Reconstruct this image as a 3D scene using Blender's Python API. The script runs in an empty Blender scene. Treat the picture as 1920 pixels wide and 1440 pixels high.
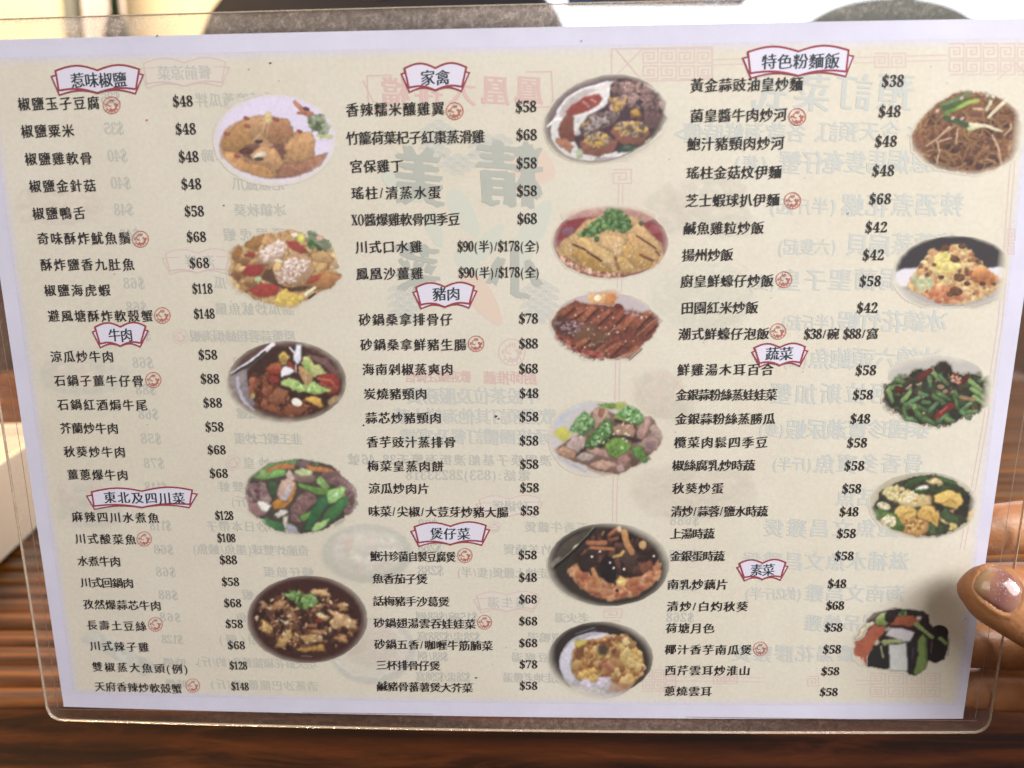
import bpy, bmesh, math, random
import numpy as np
from mathutils import Vector, Matrix, Euler
from mathutils.bvhtree import BVHTree

# ---------------------------------------------------------------- camera, light, exposure
scene = bpy.context.scene
COL = scene.collection
R = math.radians
FPX = 1560.0
CAM = Vector((0, 0, 0.95)); PITCH = R(-12)
cam_data = bpy.data.cameras.new('camera')
cam_data.sensor_width = 36.0; cam_data.lens = FPX/1920*36.0
cam_data.clip_start = 0.01; cam_data.clip_end = 100
cam = bpy.data.objects.new('camera', cam_data); COL.objects.link(cam)
cam.location = CAM; cam.rotation_euler = (R(90)+PITCH, 0, 0)
cam_data.dof.use_dof = True; cam_data.dof.focus_distance = 0.2585; cam_data.dof.aperture_fstop = 9.5
scene.camera = cam
scene.view_settings.view_transform = 'Standard'; scene.view_settings.look = 'None'
scene.view_settings.exposure = 0.0; scene.view_settings.gamma = 1.0
world = bpy.data.worlds.new('World'); scene.world = world; world.use_nodes = True
world.node_tree.nodes['Background'].inputs[0].default_value = (1.0, 0.88, 0.78, 1)
world.node_tree.nodes['Background'].inputs[1].default_value = 0.26
def area(name, loc, target, size, power, col):
    d = bpy.data.lights.new(name, 'AREA'); d.shape = 'RECTANGLE'; d.size = size[0]; d.size_y = size[1]
    d.energy = power; d.color = col
    o = bpy.data.objects.new(name, d); COL.objects.link(o); o.location = loc
    o.rotation_euler = (Vector(target)-Vector(loc)).to_track_quat('-Z', 'Y').to_euler()
    return o
area('front_window_and_fill', (0.95, -0.66, 1.82), (0.10, 0.24, 0.9), (1.3, 1.0), 35, (0.96, 0.975, 1.0))
area('front_window_and_fill', (0.75, -0.20, 1.36), (0.14, 0.24, 0.96), (0.28, 0.28), 8.0, (0.95, 0.98, 1.0))  # small fill lamp added to brighten the page's right side
area('ceiling_lamp_and_fill', (-0.9, -0.8, 1.8), (-0.1, 0.24, 0.9), (0.9, 0.9), 6, (1.0, 0.90, 0.80))  # warm fill added to lift and tint the page's left side
area('ceiling_lamp_and_fill', (-0.70, 0.95, 1.5), (-0.25, 0.38, 0.75), (0.22, 0.22), 15, (1.0, 0.62, 0.32))
area('window_light', (0.9, 2.2, 1.9), (0.1, 0.24, 0.98), (0.9, 0.5), 9, (0.94, 0.96, 1.0))
area('wall_lamp', (-1.9, 2.8, 2.5), (-1.9, 3.95, 1.5), (1.6, 0.4), 60, (1.0, 0.84, 0.58))
scene.render.engine = 'CYCLES'
scene.cycles.use_denoising = True
scene.cycles.transparent_max_bounces = 24
scene.cycles.max_bounces = 8
scene.cycles.caustics_reflective = False; scene.cycles.caustics_refractive = False

# ---------------------------------------------------------------- helpers
def tag(o, label=None, cat=None, group=None, kind=None):
    if label: o['label'] = label
    if cat: o['category'] = cat
    if group: o['group'] = group
    if kind: o['kind'] = kind
    return o
def link(name, me, mat=None, parent=None):
    o = bpy.data.objects.new(name, me); COL.objects.link(o)
    if mat is not None and not me.materials: me.materials.append(mat)
    if parent is not None: o.parent = parent
    return o
def mesh(name, vs, fs, mat=None, parent=None, smooth=False):
    me = bpy.data.meshes.new(name); me.from_pydata([tuple(v) for v in vs], [], fs); me.update()
    if smooth: me.polygons.foreach_set('use_smooth', [True]*len(me.polygons))
    return link(name, me, mat, parent)
def empty(name, loc=(0, 0, 0), rot=(0, 0, 0)):
    o = bpy.data.objects.new(name, None); COL.objects.link(o); o.location = loc; o.rotation_euler = rot
    o.empty_display_size = 0.05
    return o
def box_bm(bm, x0, x1, y0, y1, z0, z1, bev=0.0, seg=2):
    r = bmesh.ops.create_cube(bm, size=1.0)
    for v in r['verts']:
        v.co = ((x0+x1)/2+v.co.x*(x1-x0), (y0+y1)/2+v.co.y*(y1-y0), (z0+z1)/2+v.co.z*(z1-z0))
    if bev > 0:
        es = set(e for v in r['verts'] for e in v.link_edges)
        bmesh.ops.bevel(bm, geom=list(es), offset=bev, segments=seg, affect='EDGES', profile=0.5)
def box(name, dims, mat, parent=None, bev=0.0, seg=2, smooth=False):
    bm = bmesh.new(); box_bm(bm, *dims, bev=bev, seg=seg)
    me = bpy.data.meshes.new(name); bm.to_mesh(me); bm.free()
    if smooth: me.polygons.foreach_set('use_smooth', [True]*len(me.polygons))
    return link(name, me, mat, parent)
def s2l(c):
    c = np.asarray(c, float)
    return np.where(c <= 0.04045, c/12.92, ((c+0.055)/1.055)**2.4)
def rgb(h):
    a = s2l([int(h[i:i+2], 16)/255 for i in (0, 2, 4)]); return (a[0], a[1], a[2], 1)
def mat(name, col=None, rough=0.6, spec=0.5, **kw):
    m = bpy.data.materials.new(name); m.use_nodes = True
    b = m.node_tree.nodes['Principled BSDF']
    if col is not None: b.inputs['Base Color'].default_value = rgb(col) if isinstance(col, str) else col
    b.inputs['Roughness'].default_value = rough; b.inputs['Specular IOR Level'].default_value = spec
    for k, v in kw.items(): b.inputs[k.replace('_', ' ')].default_value = v
    return m
def N(m, t, **kw):
    n = m.node_tree.nodes.new(t)
    for k, v in kw.items():
        if k.startswith('i_'): n.inputs[k[2:].replace('_', ' ')].default_value = v
        else: setattr(n, k, v)
    return n
def L(m, a, b): m.node_tree.links.new(a, b)
def ramp(m, fac, stops):
    r = N(m, 'ShaderNodeValToRGB'); e = r.color_ramp.elements
    while len(e) < len(stops): e.new(0.5)
    for i, (p, c) in enumerate(stops): e[i].position = p; e[i].color = rgb(c) if isinstance(c, str) else c
    L(m, fac, r.inputs[0]); return r.outputs[0]
def coords(m, scale=(1, 1, 1), kind='Object', rot=(0, 0, 0)):
    t = N(m, 'ShaderNodeTexCoord'); mp = N(m, 'ShaderNodeMapping'); mp.inputs['Scale'].default_value = scale; mp.inputs['Rotation'].default_value = rot
    L(m, t.outputs[kind], mp.inputs[0]); return mp.outputs[0]
def noise(m, vec, scale, detail=4, rough=0.6, dist=0):
    n = N(m, 'ShaderNodeTexNoise', i_Scale=scale, i_Detail=detail, i_Roughness=rough, i_Distortion=dist); L(m, vec, n.inputs['Vector']); return n.outputs['Fac']
def mixc(m, fac, a, b, bt='MIX'):
    n = N(m, 'ShaderNodeMix', data_type='RGBA', blend_type=bt)
    for s, v in ((0, fac), (6, a), (7, b)):
        if hasattr(v, 'links'): L(m, v, n.inputs[s])
        else: n.inputs[s].default_value = rgb(v) if isinstance(v, str) else v
    return n.outputs[2]
def bump(m, h, strength, dist):
    n = N(m, 'ShaderNodeBump', i_Strength=strength, i_Distance=dist); L(m, h, n.inputs['Height'])
    L(m, n.outputs[0], m.node_tree.nodes['Principled BSDF'].inputs['Normal']); return n
def bsdf(m): return m.node_tree.nodes['Principled BSDF']

# a ray of the photograph's lens through pixel (x, y) of the 1920 x 1440 picture
_rt = np.array([1.0, 0, 0]); _fw = np.array([0, math.cos(PITCH), math.sin(PITCH)]); _up = np.cross(_rt, _fw)
_C = np.array(CAM)
def ray(px, py):
    px = np.asarray(px, float); py = np.asarray(py, float)
    return ((px-960)/FPX)[..., None]*_rt+_fw-((py-720)/FPX)[..., None]*_up
def atY(px, py, Y):
    d = ray(px, py); return Vector(_C+d*(Y-_C[1])/d[1])
def atZ(px, py, Z):
    d = ray(px, py); return Vector(_C+d*(Z-_C[2])/d[2])
# the menu: its own frame has X to the right, Y up the sheet and Z towards the reader
MR = np.array([[0.99921634, -0.00930947, -0.0384712], [-0.03874124, -0.03081159, -0.99877413], [0.0081127, 0.99948186, -0.0311481]])
MT = np.array([-0.15024849, 0.25182979, 0.7857684])
def bow(X): return -0.0022*((X-0.150)/0.150)**2            # the sheet bends back a little at its sides
def P(px, py):
    """point of the bent sheet (menu frame X, Y) that the photograph shows at pixel (px, py)"""
    d = ray(px, py)@MR; o = (_C-MT)@MR
    z = 0.0
    for k in range(5):
        t = (z-o[2])/d[..., 2]; X = o[0]+t*d[..., 0]; Y = o[1]+t*d[..., 1]; z = bow(X)
    return X, Y
# ---------------------------------------------------------------- printed dish pictures
# every picture is painted on a small grid of ink values (192 x 144 cells) and becomes a
# fine sheet of coloured cells on the paper
GW, GH = 192, 144
_gy, _gx = np.mgrid[0:GH, 0:GW].astype(float)
def _hex(c):
    return np.array([int(c[i:i+2], 16) for i in (0, 2, 4)], float)/255.0
def _blur(a, r):
    r = int(r)
    if r < 1: return a
    for ax in (0, 1):
        p = np.pad(a, [(r, r) if i == ax else (0, 0) for i in range(a.ndim)], mode='edge')
        c = np.cumsum(p, axis=ax)
        z = np.zeros_like(np.take(c, [0], axis=ax))
        c = np.concatenate([z, c], axis=ax)
        n = a.shape[ax]
        a = (np.take(c, range(2*r+1, 2*r+1+n), axis=ax)-np.take(c, range(0, n), axis=ax))/(2*r+1)
    return a
def _noise(rs, s):
    h, w = int(GH/s)+3, int(GW/s)+3
    g = rs.rand(h, w)*2-1
    y, x = _gy/s, _gx/s
    iy, ix = y.astype(int), x.astype(int)
    fy, fx = y-iy, x-ix
    fy = fy*fy*(3-2*fy); fx = fx*fx*(3-2*fx)
    return (g[iy, ix]*(1-fy)*(1-fx)+g[iy+1, ix]*fy*(1-fx)+g[iy, ix+1]*(1-fy)*fx+g[iy+1, ix+1]*fy*fx)
class Pic:
    def __init__(s, seed, base='806040'):
        s.rs = np.random.RandomState(seed)
        s.c = np.ones((GH, GW, 3))*_hex(base)
        s.a = np.zeros((GH, GW))
        s.nb = [_noise(s.rs, k) for k in (1.7, 3.2, 6, 12, 5, 9)]
    def _put(s, m, col, sh=0.22, tex=0.10, a=1.0):
        ys, xs = np.nonzero(m > 0.05)
        if len(ys) == 0: return
        y0, y1 = ys.min(), ys.max()+1; h = max(4.0, y1-y0)
        v = 1.0+sh*0.8*((y0+y1)/2-_gy)/h
        inn = _blur(m, 2); v = v*(1-sh*1.3*(1-np.clip(inn*1.15, 0, 1)))
        v = v*(1+tex*(s.nb[0]*0.6+s.nb[1]*0.8+s.nb[2]*0.4))
        cc = np.clip(_hex(col)[None, None]*v[..., None], 0, 1)
        k = (m*a)[..., None]
        s.c = s.c*(1-k)+cc*k
        s.a = np.maximum(s.a, m*a)
    def poly(s, col, pts, sh=0.22, tex=0.10, j=1.0, a=1.0, soft=1):
        p = np.array(pts, float).reshape(-1, 2)
        X = _gx+j*(s.nb[4]*0.9+s.nb[1]*0.8); Y = _gy+j*(s.nb[5]*0.9+s.nb[0]*0.7)
        ins = np.zeros((GH, GW), bool)
        n = len(p)
        for i in range(n):
            x1, y1 = p[i]; x2, y2 = p[(i+1) % n]
            if y1 == y2: continue
            c = ((y1 > Y) != (y2 > Y)) & (X < (x2-x1)*(Y-y1)/(y2-y1)+x1)
            ins ^= c
        s._put(_blur(ins.astype(float), soft), col, sh, tex, a)
    def ell(s, col, cx, cy, rx, ry, rot=0, sh=0.22, tex=0.10, j=0.6, a=1.0, soft=0.8):
        X = _gx+j*s.nb[4]-cx; Y = _gy+j*s.nb[5]-cy
        t = math.radians(rot)
        U = (X*math.cos(t)+Y*math.sin(t))/rx; V = (-X*math.sin(t)+Y*math.cos(t))/ry
        d = (1-np.sqrt(U*U+V*V))*min(rx, ry)
        s._put(np.clip(d/soft+0.5, 0, 1), col, sh, tex, a)
    def line(s, col, w, pts, sh=0.15, tex=0.1, j=0.6, a=1.0, w2=None):
        p = np.array(pts, float).reshape(-1, 2)
        X = _gx+j*s.nb[4]; Y = _gy+j*s.nb[5]
        m = np.zeros((GH, GW)); n = len(p)-1
        for i in range(n):
            x1, y1 = p[i]; x2, y2 = p[i+1]
            L = (x2-x1)**2+(y2-y1)**2+1e-6
            t = np.clip(((X-x1)*(x2-x1)+(Y-y1)*(y2-y1))/L, 0, 1)
            d = np.hypot(X-x1-t*(x2-x1), Y-y1-t*(y2-y1))
            ww = w if w2 is None else w+(w2-w)*((i+t)/n)
            m = np.maximum(m, np.clip((ww/2-d)+0.6, 0, 1))
        s._put(m, col, sh, tex, a)
    def bits(s, cols, n, size, pts, ar=2.0, sh=0.22, ang=None, a=0.8):
        p = np.array(pts, float).reshape(-1, 2)
        x0, y0 = p.min(0); x1, y1 = p.max(0); k = 0; g = 0
        while k < n and g < n*20:
            g += 1
            x = s.rs.uniform(x0, x1); y = s.rs.uniform(y0, y1)
            ins = False
            for i in range(len(p)):
                ax, ay = p[i]; bx, by = p[(i+1) % len(p)]
                if (ay > y) != (by > y) and x < (bx-ax)*(y-ay)/(by-ay)+ax: ins = not ins
            if not ins: continue
            k += 1
            r = size*s.rs.uniform(0.6, 1.4)
            t = s.rs.uniform(0, 180) if ang is None else ang+s.rs.uniform(-18, 18)
            X0, X1 = max(0, int(x-r*ar-3)), min(GW, int(x+r*ar+4)); Y0, Y1 = max(0, int(y-r*ar-3)), min(GH, int(y+r*ar+4))
            if X1 <= X0 or Y1 <= Y0: continue
            gx = _gx[Y0:Y1, X0:X1]-x+s.nb[1][Y0:Y1, X0:X1]; gy = _gy[Y0:Y1, X0:X1]-y+s.nb[0][Y0:Y1, X0:X1]
            tt = math.radians(t)
            U = (gx*math.cos(tt)+gy*math.sin(tt))/(r*ar); V = (-gx*math.sin(tt)+gy*math.cos(tt))/r
            d = (1-np.sqrt(U*U+V*V))*r
            m = np.clip(d+0.5, 0, 1)*a
            c = _hex(cols[s.rs.randint(len(cols))])*(1-sh*0.9*(gy/(r*ar))[..., None])*s.rs.uniform(0.9, 1.08)
            s.c[Y0:Y1, X0:X1] = s.c[Y0:Y1, X0:X1]*(1-m[..., None])+np.clip(c, 0, 1)*m[..., None]
            s.a[Y0:Y1, X0:X1] = np.maximum(s.a[Y0:Y1, X0:X1], m)
    def fade(s, cx, cy, rx, ry, soft=6, rot=0, j=1.5, pw=2.0):
        t = math.radians(rot); X = _gx-cx+j*s.nb[2]; Y = _gy-cy+j*s.nb[3]
        U = abs(X*math.cos(t)+Y*math.sin(t))/rx; V = abs(-X*math.sin(t)+Y*math.cos(t))/ry
        d = (1-(U**pw+V**pw)**(1/pw))*min(rx, ry)
        k = np.clip(d/soft+0.5, 0, 1); k = k*k*(3-2*k)
        s.a = s.a*k
        return s

def dish_fried_tofu():
    p = Pic(1, 'cfbcc6')
    p.ell('cdb9c6', 92, 70, 78, 58, sh=0, tex=0.02)
    p.line('8f8376', 4, [30, 26, 50, 19, 76, 12], a=.7, w2=2.5)
    p.poly('a9774e', [26, 60, 34, 52, 54, 42, 80, 38, 110, 44, 116, 60, 140, 62, 144, 90, 160, 86, 150, 104, 120, 116, 85, 119, 50, 110, 24, 92, 20, 76], tex=.12)
    p.poly('a87440', [22, 78, 30, 62, 48, 47, 60, 42, 74, 60, 62, 80, 44, 88, 26, 82], sh=.35)
    p.poly('b07e50', [54, 44, 66, 39, 80, 40, 92, 44, 82, 70, 66, 72], sh=.25)
    p.poly('a06a44', [88, 42, 110, 44, 116, 60, 108, 74, 92, 76, 78, 66, 80, 50], sh=.4)
    p.poly('6b4238', [46, 84, 58, 76, 70, 74, 80, 84, 96, 74, 106, 76, 104, 96, 92, 92, 70, 96, 54, 92], sh=.2)
    p.poly('b9834f', [106, 78, 118, 62, 136, 59, 145, 70, 142, 90, 126, 98, 108, 94], sh=.35)
    p.poly('b88350', [58, 86, 76, 78, 92, 80, 101, 92, 106, 104, 98, 110, 86, 100, 68, 98], sh=.35)
    p.poly('bb8048', [27, 84, 42, 86, 56, 98, 80, 102, 96, 118, 74, 117, 46, 108, 28, 94], sh=.35)
    p.poly('9d6548', [106, 98, 126, 99, 142, 92, 160, 86, 152, 102, 124, 116, 96, 119, 94, 110], sh=.4)
    p.poly('d8c4a8', [62, 88, 80, 84, 82, 90, 68, 94], a=.8)
    p.ell('4a3530', 72, 72, 5, 2.5); p.ell('5a3428', 56, 84, 9, 4)
    p.poly('d4b070', [78, 44, 80, 34, 86, 34, 90, 46, 84, 50], sh=.2)
    p.line('c9a070', 2.5, [80, 46, 76, 60, 64, 72], a=.6); p.line('caa172', 2.5, [84, 48, 80, 72], a=.5)
    for x, y in ((56, 42), (31, 62), (94, 44), (124, 59), (44, 90), (57, 52)): p.ell('9a4a38', x, y, 4, 2.5, 20)
    p.ell('4e4630', 72, 94, 6, 2.5)
    p.line('b46a4e', 5, [118, 22, 130, 34, 138, 38], w2=9); p.line('a86048', 3, [122, 35, 132, 36])
    p.ell('5a3a40', 133, 30, 4, 2.5, 20); p.ell('7a745a', 146, 48, 12, 10, 40, a=.9)
    p.bits(['5c6440', '4c5836', '7c8058', '9a9a7c'], 60, 2.2, [132, 42, 150, 36, 162, 52, 160, 64, 146, 62])
    p.line('b4b070', 4, [148, 64, 164, 66], w2=6); p.poly('dfd2b2', [140, 64, 156, 68, 166, 70, 150, 71], a=.6)
    return p.fade(93, 68, 76, 56, 15)

def dish_crab():
    p = Pic(2, 'a87c4c')
    p.poly('a87a48', [20, 84, 26, 60, 22, 44, 40, 40, 52, 28, 78, 26, 100, 20, 124, 32, 150, 50, 158, 62, 150, 68, 166, 80, 150, 96, 130, 104, 104, 118, 78, 117, 50, 108, 34, 98], tex=.22, j=2)
    R = [22, 44, 150, 46, 156, 62, 160, 84, 120, 108, 80, 116, 40, 104, 20, 84]
    p.bits(['b98a4e', 'c09458', '8a5c34', '9c6a3a', 'd0a564', '7c4a2c'], 420, 3, R, 1.8)
    p.poly('a06a36', [38, 40, 54, 28, 66, 28, 62, 40, 46, 46], sh=.35, j=2); p.poly('96602f', [22, 48, 30, 42, 38, 46, 34, 56, 24, 60], sh=.35)
    p.poly('b48650', [122, 52, 140, 46, 156, 58, 150, 64, 130, 62], sh=.4)
    p.poly('a46a38', [120, 90, 140, 72, 166, 80, 150, 96, 128, 98], sh=.4)
    p.poly('96382c', [92, 36, 104, 34, 122, 50, 112, 52, 98, 44]); p.poly('8f342c', [38, 54, 46, 50, 54, 50, 52, 58])
    p.poly('98302a', [36, 76, 44, 66, 62, 65, 66, 72, 60, 78, 46, 81]); p.poly('9c3428', [44, 98, 60, 90, 80, 90, 86, 97, 78, 106, 60, 108])
    p.poly('a04028', [116, 92, 124, 80, 140, 76, 134, 86])
    p.poly('4e3024', [66, 74, 76, 70, 80, 84, 92, 94, 108, 94, 124, 92, 118, 100, 100, 100, 76, 90, 62, 84], a=.9)
    p.poly('b58a66', [54, 56, 66, 40, 84, 34, 96, 40, 90, 54, 76, 66, 60, 66], sh=.3, j=2)
    p.poly('ad8058', [90, 56, 104, 46, 122, 54, 130, 70, 122, 84, 106, 92, 84, 88, 78, 76, 88, 68], sh=.35, j=2)
    p.bits(['d8bca8', 'caa898', 'e0ccb8', 'bb9078'], 150, 1.2, [60, 50, 84, 34, 94, 40, 88, 52, 66, 62], 2)
    p.bits(['d8bca8', 'cfae9c', 'e2cfbc', 'b08468'], 180, 1.2, [96, 58, 124, 58, 122, 66, 104, 88, 84, 90, 80, 80], 2)
    p.ell('dac79a', 83, 61, 6, 3, 10); p.ell('a8b078', 57, 84, 5, 4); p.line('e0d4a8', 4, [118, 104, 130, 95]); p.line('5a3c30', 3, [122, 108, 130, 103])
    p.bits(['c8a040', 'd0b048', 'c89838'], 60, 3, [80, 112, 92, 100, 116, 110, 104, 118, 84, 118], 1.5)
    p.ell('d0c050', 112, 32, 5, 6); p.ell('e4d8b8', 104, 28, 5, 3)
    p.bits(['3f5a30', '55703c', '34502a', '6c7c50'], 60, 3, [118, 34, 124, 22, 136, 30, 148, 38, 148, 46, 134, 44, 122, 42], 1.3)
    p.ell('c49878', 136, 32, 5, 4)
    return p.fade(93, 68, 77, 53, 8, j=3)

def dish_beef_pot():
    p = Pic(3, '4a302a')
    p.ell('57392f', 94, 72, 76, 52, sh=.1)
    p.poly('80706c', [20, 64, 44, 54, 44, 76, 56, 104, 40, 100, 26, 84], sh=.2); p.line('cfc2c4', 5, [24, 62, 54, 42, 76, 24], w2=6); p.line('3c302c', 3, [22, 64, 52, 46, 66, 34])
    p.line('b8a8b0', 4, [31, 66, 32, 80, 40, 98, 52, 108], a=.8)
    p.poly('3a2018', [44, 58, 76, 28, 110, 26, 150, 44, 164, 70, 160, 92, 130, 112, 90, 116, 60, 106, 46, 84], sh=.1)
    p.poly('6f4a42', [118, 34, 146, 42, 164, 66, 160, 80, 146, 54, 124, 42], a=.9)
    R = [46, 64, 70, 60, 90, 90, 120, 96, 140, 104, 100, 116, 64, 106, 48, 90]
    p.bits(['7a3c22', '5a2818', '8c4a2c', '432015', 'a0583a'], 150, 3, R, 1.6)
    p.poly('8c5032', [70, 90, 84, 78, 98, 84, 92, 94, 84, 102, 72, 98], sh=.35); p.poly('7c4226', [90, 104, 104, 100, 122, 106, 112, 114, 92, 114], sh=.35); p.poly('8a4828', [62, 104, 76, 98, 86, 112, 76, 112], sh=.4)
    p.poly('a04c2c', [66, 56, 72, 50, 84, 46, 88, 54, 86, 60, 72, 60], sh=.3); p.poly('962c1c', [68, 58, 88, 56, 86, 62, 72, 62], sh=.3); p.poly('8a2c20', [70, 63, 84, 64, 84, 74, 72, 72])
    p.poly('c89c40', [84, 36, 90, 33, 98, 40, 94, 50, 86, 50], sh=.3); p.ell('9a7c38', 90, 43, 4, 5)
    p.poly('b0804c', [108, 52, 122, 52, 130, 62, 124, 78, 116, 76, 110, 64], sh=.3)
    p.poly('8c3020', [94, 44, 108, 54, 106, 60, 96, 52]);p.poly('b8b468', [114, 38, 122, 38, 128, 50, 134, 48, 148, 62, 130, 66, 120, 58, 112, 48], j=2)
    p.poly('8fa84c', [116, 44, 124, 44, 124, 56, 130, 62, 120, 58, 114, 50], j=2)
    p.poly('8a2a1e', [132, 64, 154, 60, 162, 72, 162, 84, 146, 90, 140, 78], sh=.35); p.line('b05a44', 3, [134, 68, 150, 70, 158, 80], a=.8); p.line('a04434', 3, [138, 74, 150, 80, 160, 78], a=.8)
    p.poly('a0b45c', [86, 70, 94, 66, 108, 70, 114, 78, 124, 72, 134, 76, 152, 82, 140, 86, 132, 88, 118, 82, 108, 85, 98, 78, 86, 76], j=2.2, sh=.2)
    p.bits(['7c9844', 'b4c870', '90a850'], 40, 1.8, [90, 70, 112, 76, 140, 82, 130, 86, 104, 82], 1.6)
    p.poly('d8d0d4', [102, 38, 106, 24, 112, 26, 112, 44, 108, 50, 102, 44], sh=.1); p.line('e4dcdc', 2, [98, 28, 104, 36]); p.poly('dcd2d0', [88, 54, 94, 50, 104, 58, 98, 62, 88, 66], j=1.5, sh=.1); p.line('e0d8c8', 1.2, [106, 50, 106, 60]); p.line('cdb080', 1.2, [118, 60, 118, 80])
    p.ell('ddd0b4', 107, 98, 7, 5, 25); p.poly('d09838', [116, 94, 128, 89, 138, 92, 141, 104, 136, 106, 128, 100], sh=.35); p.poly('c8a060', [146, 96, 154, 88, 162, 90, 158, 98, 148, 104], a=.7)
    p.ell('a8904c', 51, 90, 3, 4)
    return p.fade(95, 71, 76, 52, 14, rot=4)

def dish_beef_veg():
    p = Pic(4, '4a4030')
    p.poly('463a30', [24, 46, 50, 26, 90, 20, 130, 28, 156, 52, 160, 78, 146, 96, 120, 112, 90, 116, 50, 106, 26, 84, 20, 60], sh=.1)
    p.poly('5c7a44', [26, 44, 50, 26, 90, 20, 86, 28, 60, 34, 40, 46]); p.poly('7e9a50', [34, 46, 40, 34, 62, 32, 60, 38, 44, 46])
    p.poly('6f5350', [86, 22, 108, 22, 100, 32, 88, 32]); p.poly('587048', [108, 24, 118, 26, 112, 30, 104, 28])
    p.poly('b46a34', [46, 34, 66, 27, 84, 27, 84, 33, 60, 34, 48, 38]); p.poly('b86c38', [98, 28, 130, 33, 138, 38, 126, 40, 100, 34])
    p.poly('6a4c44', [118, 40, 138, 38, 158, 54, 162, 74, 156, 90, 146, 94, 148, 70, 138, 56, 124, 50], sh=.3)
    p.bits(['7c5a52', '5a3c38', '8c6a60', '6a4a48'], 80, 3, [120, 42, 140, 38, 160, 60, 160, 86, 148, 92, 146, 60], 1.6)
    p.poly('6fa04c', [46, 44, 60, 33, 74, 34, 70, 42, 52, 46, 34, 48], sh=.3); p.poly('6b4a48', [20, 56, 30, 50, 44, 52, 52, 62, 50, 76, 32, 78, 20, 66], sh=.35)
    p.bits(['7c5c58', '5c3c3c', '8e6e66', '9c7c70'], 60, 2.6, [22, 56, 44, 52, 52, 74, 40, 86, 24, 76], 1.5)
    p.poly('8c625a', [24, 76, 40, 76, 48, 90, 36, 96, 26, 88], sh=.3)
    p.poly('3c5030', [50, 50, 60, 50, 62, 64, 54, 70, 50, 60])
    p.poly('7c5c50', [74, 40, 96, 38, 112, 42, 108, 50, 92, 52, 80, 48], sh=.3); p.poly('b4b878', [82, 36, 90, 32, 106, 35, 107, 41, 92, 43], sh=.12)
    p.poly('c8a490', [70, 40, 78, 34, 84, 46, 80, 50], sh=.2)
    p.poly('bc9478', [60, 66, 66, 48, 76, 44, 84, 50, 84, 64, 76, 74, 64, 76], sh=.25); p.poly('b4a4a4', [66, 72, 74, 52, 80, 52, 78, 66, 72, 76], a=.7)
    p.poly('bc7428', [54, 76, 62, 72, 74, 76, 84, 54, 86, 58, 80, 74, 70, 84, 56, 86], sh=.3)
    p.poly('d4c8b4', [36, 76, 44, 74, 54, 80, 48, 88, 40, 86], sh=.2); p.poly('c8b8a4', [58, 92, 66, 86, 74, 86, 76, 90, 62, 97], sh=.2); p.poly('b8a890', [68, 96, 76, 92, 74, 114, 70, 106])
    p.poly('5f8438', [84, 50, 100, 54, 116, 56, 134, 60, 124, 68, 110, 66, 92, 58], sh=.35); p.poly('8ca85c', [110, 48, 118, 44, 128, 56, 122, 60], sh=.2); p.poly('78a048', [112, 42, 120, 46, 130, 58, 122, 56])
    p.poly('725048', [78, 84, 88, 68, 98, 62, 110, 66, 114, 74, 100, 86, 90, 104, 78, 100], sh=.35, tex=.18); p.line('9c7c74', 2, [86, 72, 98, 68], a=.6); p.line('a08880', 2, [82, 92, 90, 100], a=.6)
    p.poly('5e8838', [90, 92, 108, 86, 110, 94, 92, 102], sh=.3)
    p.poly('2f5c34', [106, 86, 112, 72, 124, 66, 130, 74, 120, 88, 112, 100, 102, 114, 94, 110, 98, 104], sh=.3); p.poly('88b05c', [124, 64, 134, 58, 150, 56, 148, 66, 136, 76, 126, 78], sh=.25); p.ell('b0c890', 136, 66, 5, 3, -30)
    p.poly('3c6c38', [126, 84, 140, 72, 150, 68, 154, 74, 142, 92, 126, 104, 116, 104], sh=.3); p.poly('94b060', [104, 112, 112, 102, 130, 96, 124, 106, 106, 117], sh=.3); p.poly('88a868', [40, 100, 46, 96, 58, 110, 50, 108])
    p.poly('3c6a3a', [44, 94, 56, 98, 70, 104, 74, 116, 58, 112, 48, 104], sh=.3); p.poly('a8a0a8', [72, 102, 84, 106, 90, 116, 76, 116], a=.8)
    p.poly('8c8484', [136, 100, 150, 96, 146, 102, 134, 108], a=.5)
    return p.fade(92, 68, 74, 52, 9)

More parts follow.
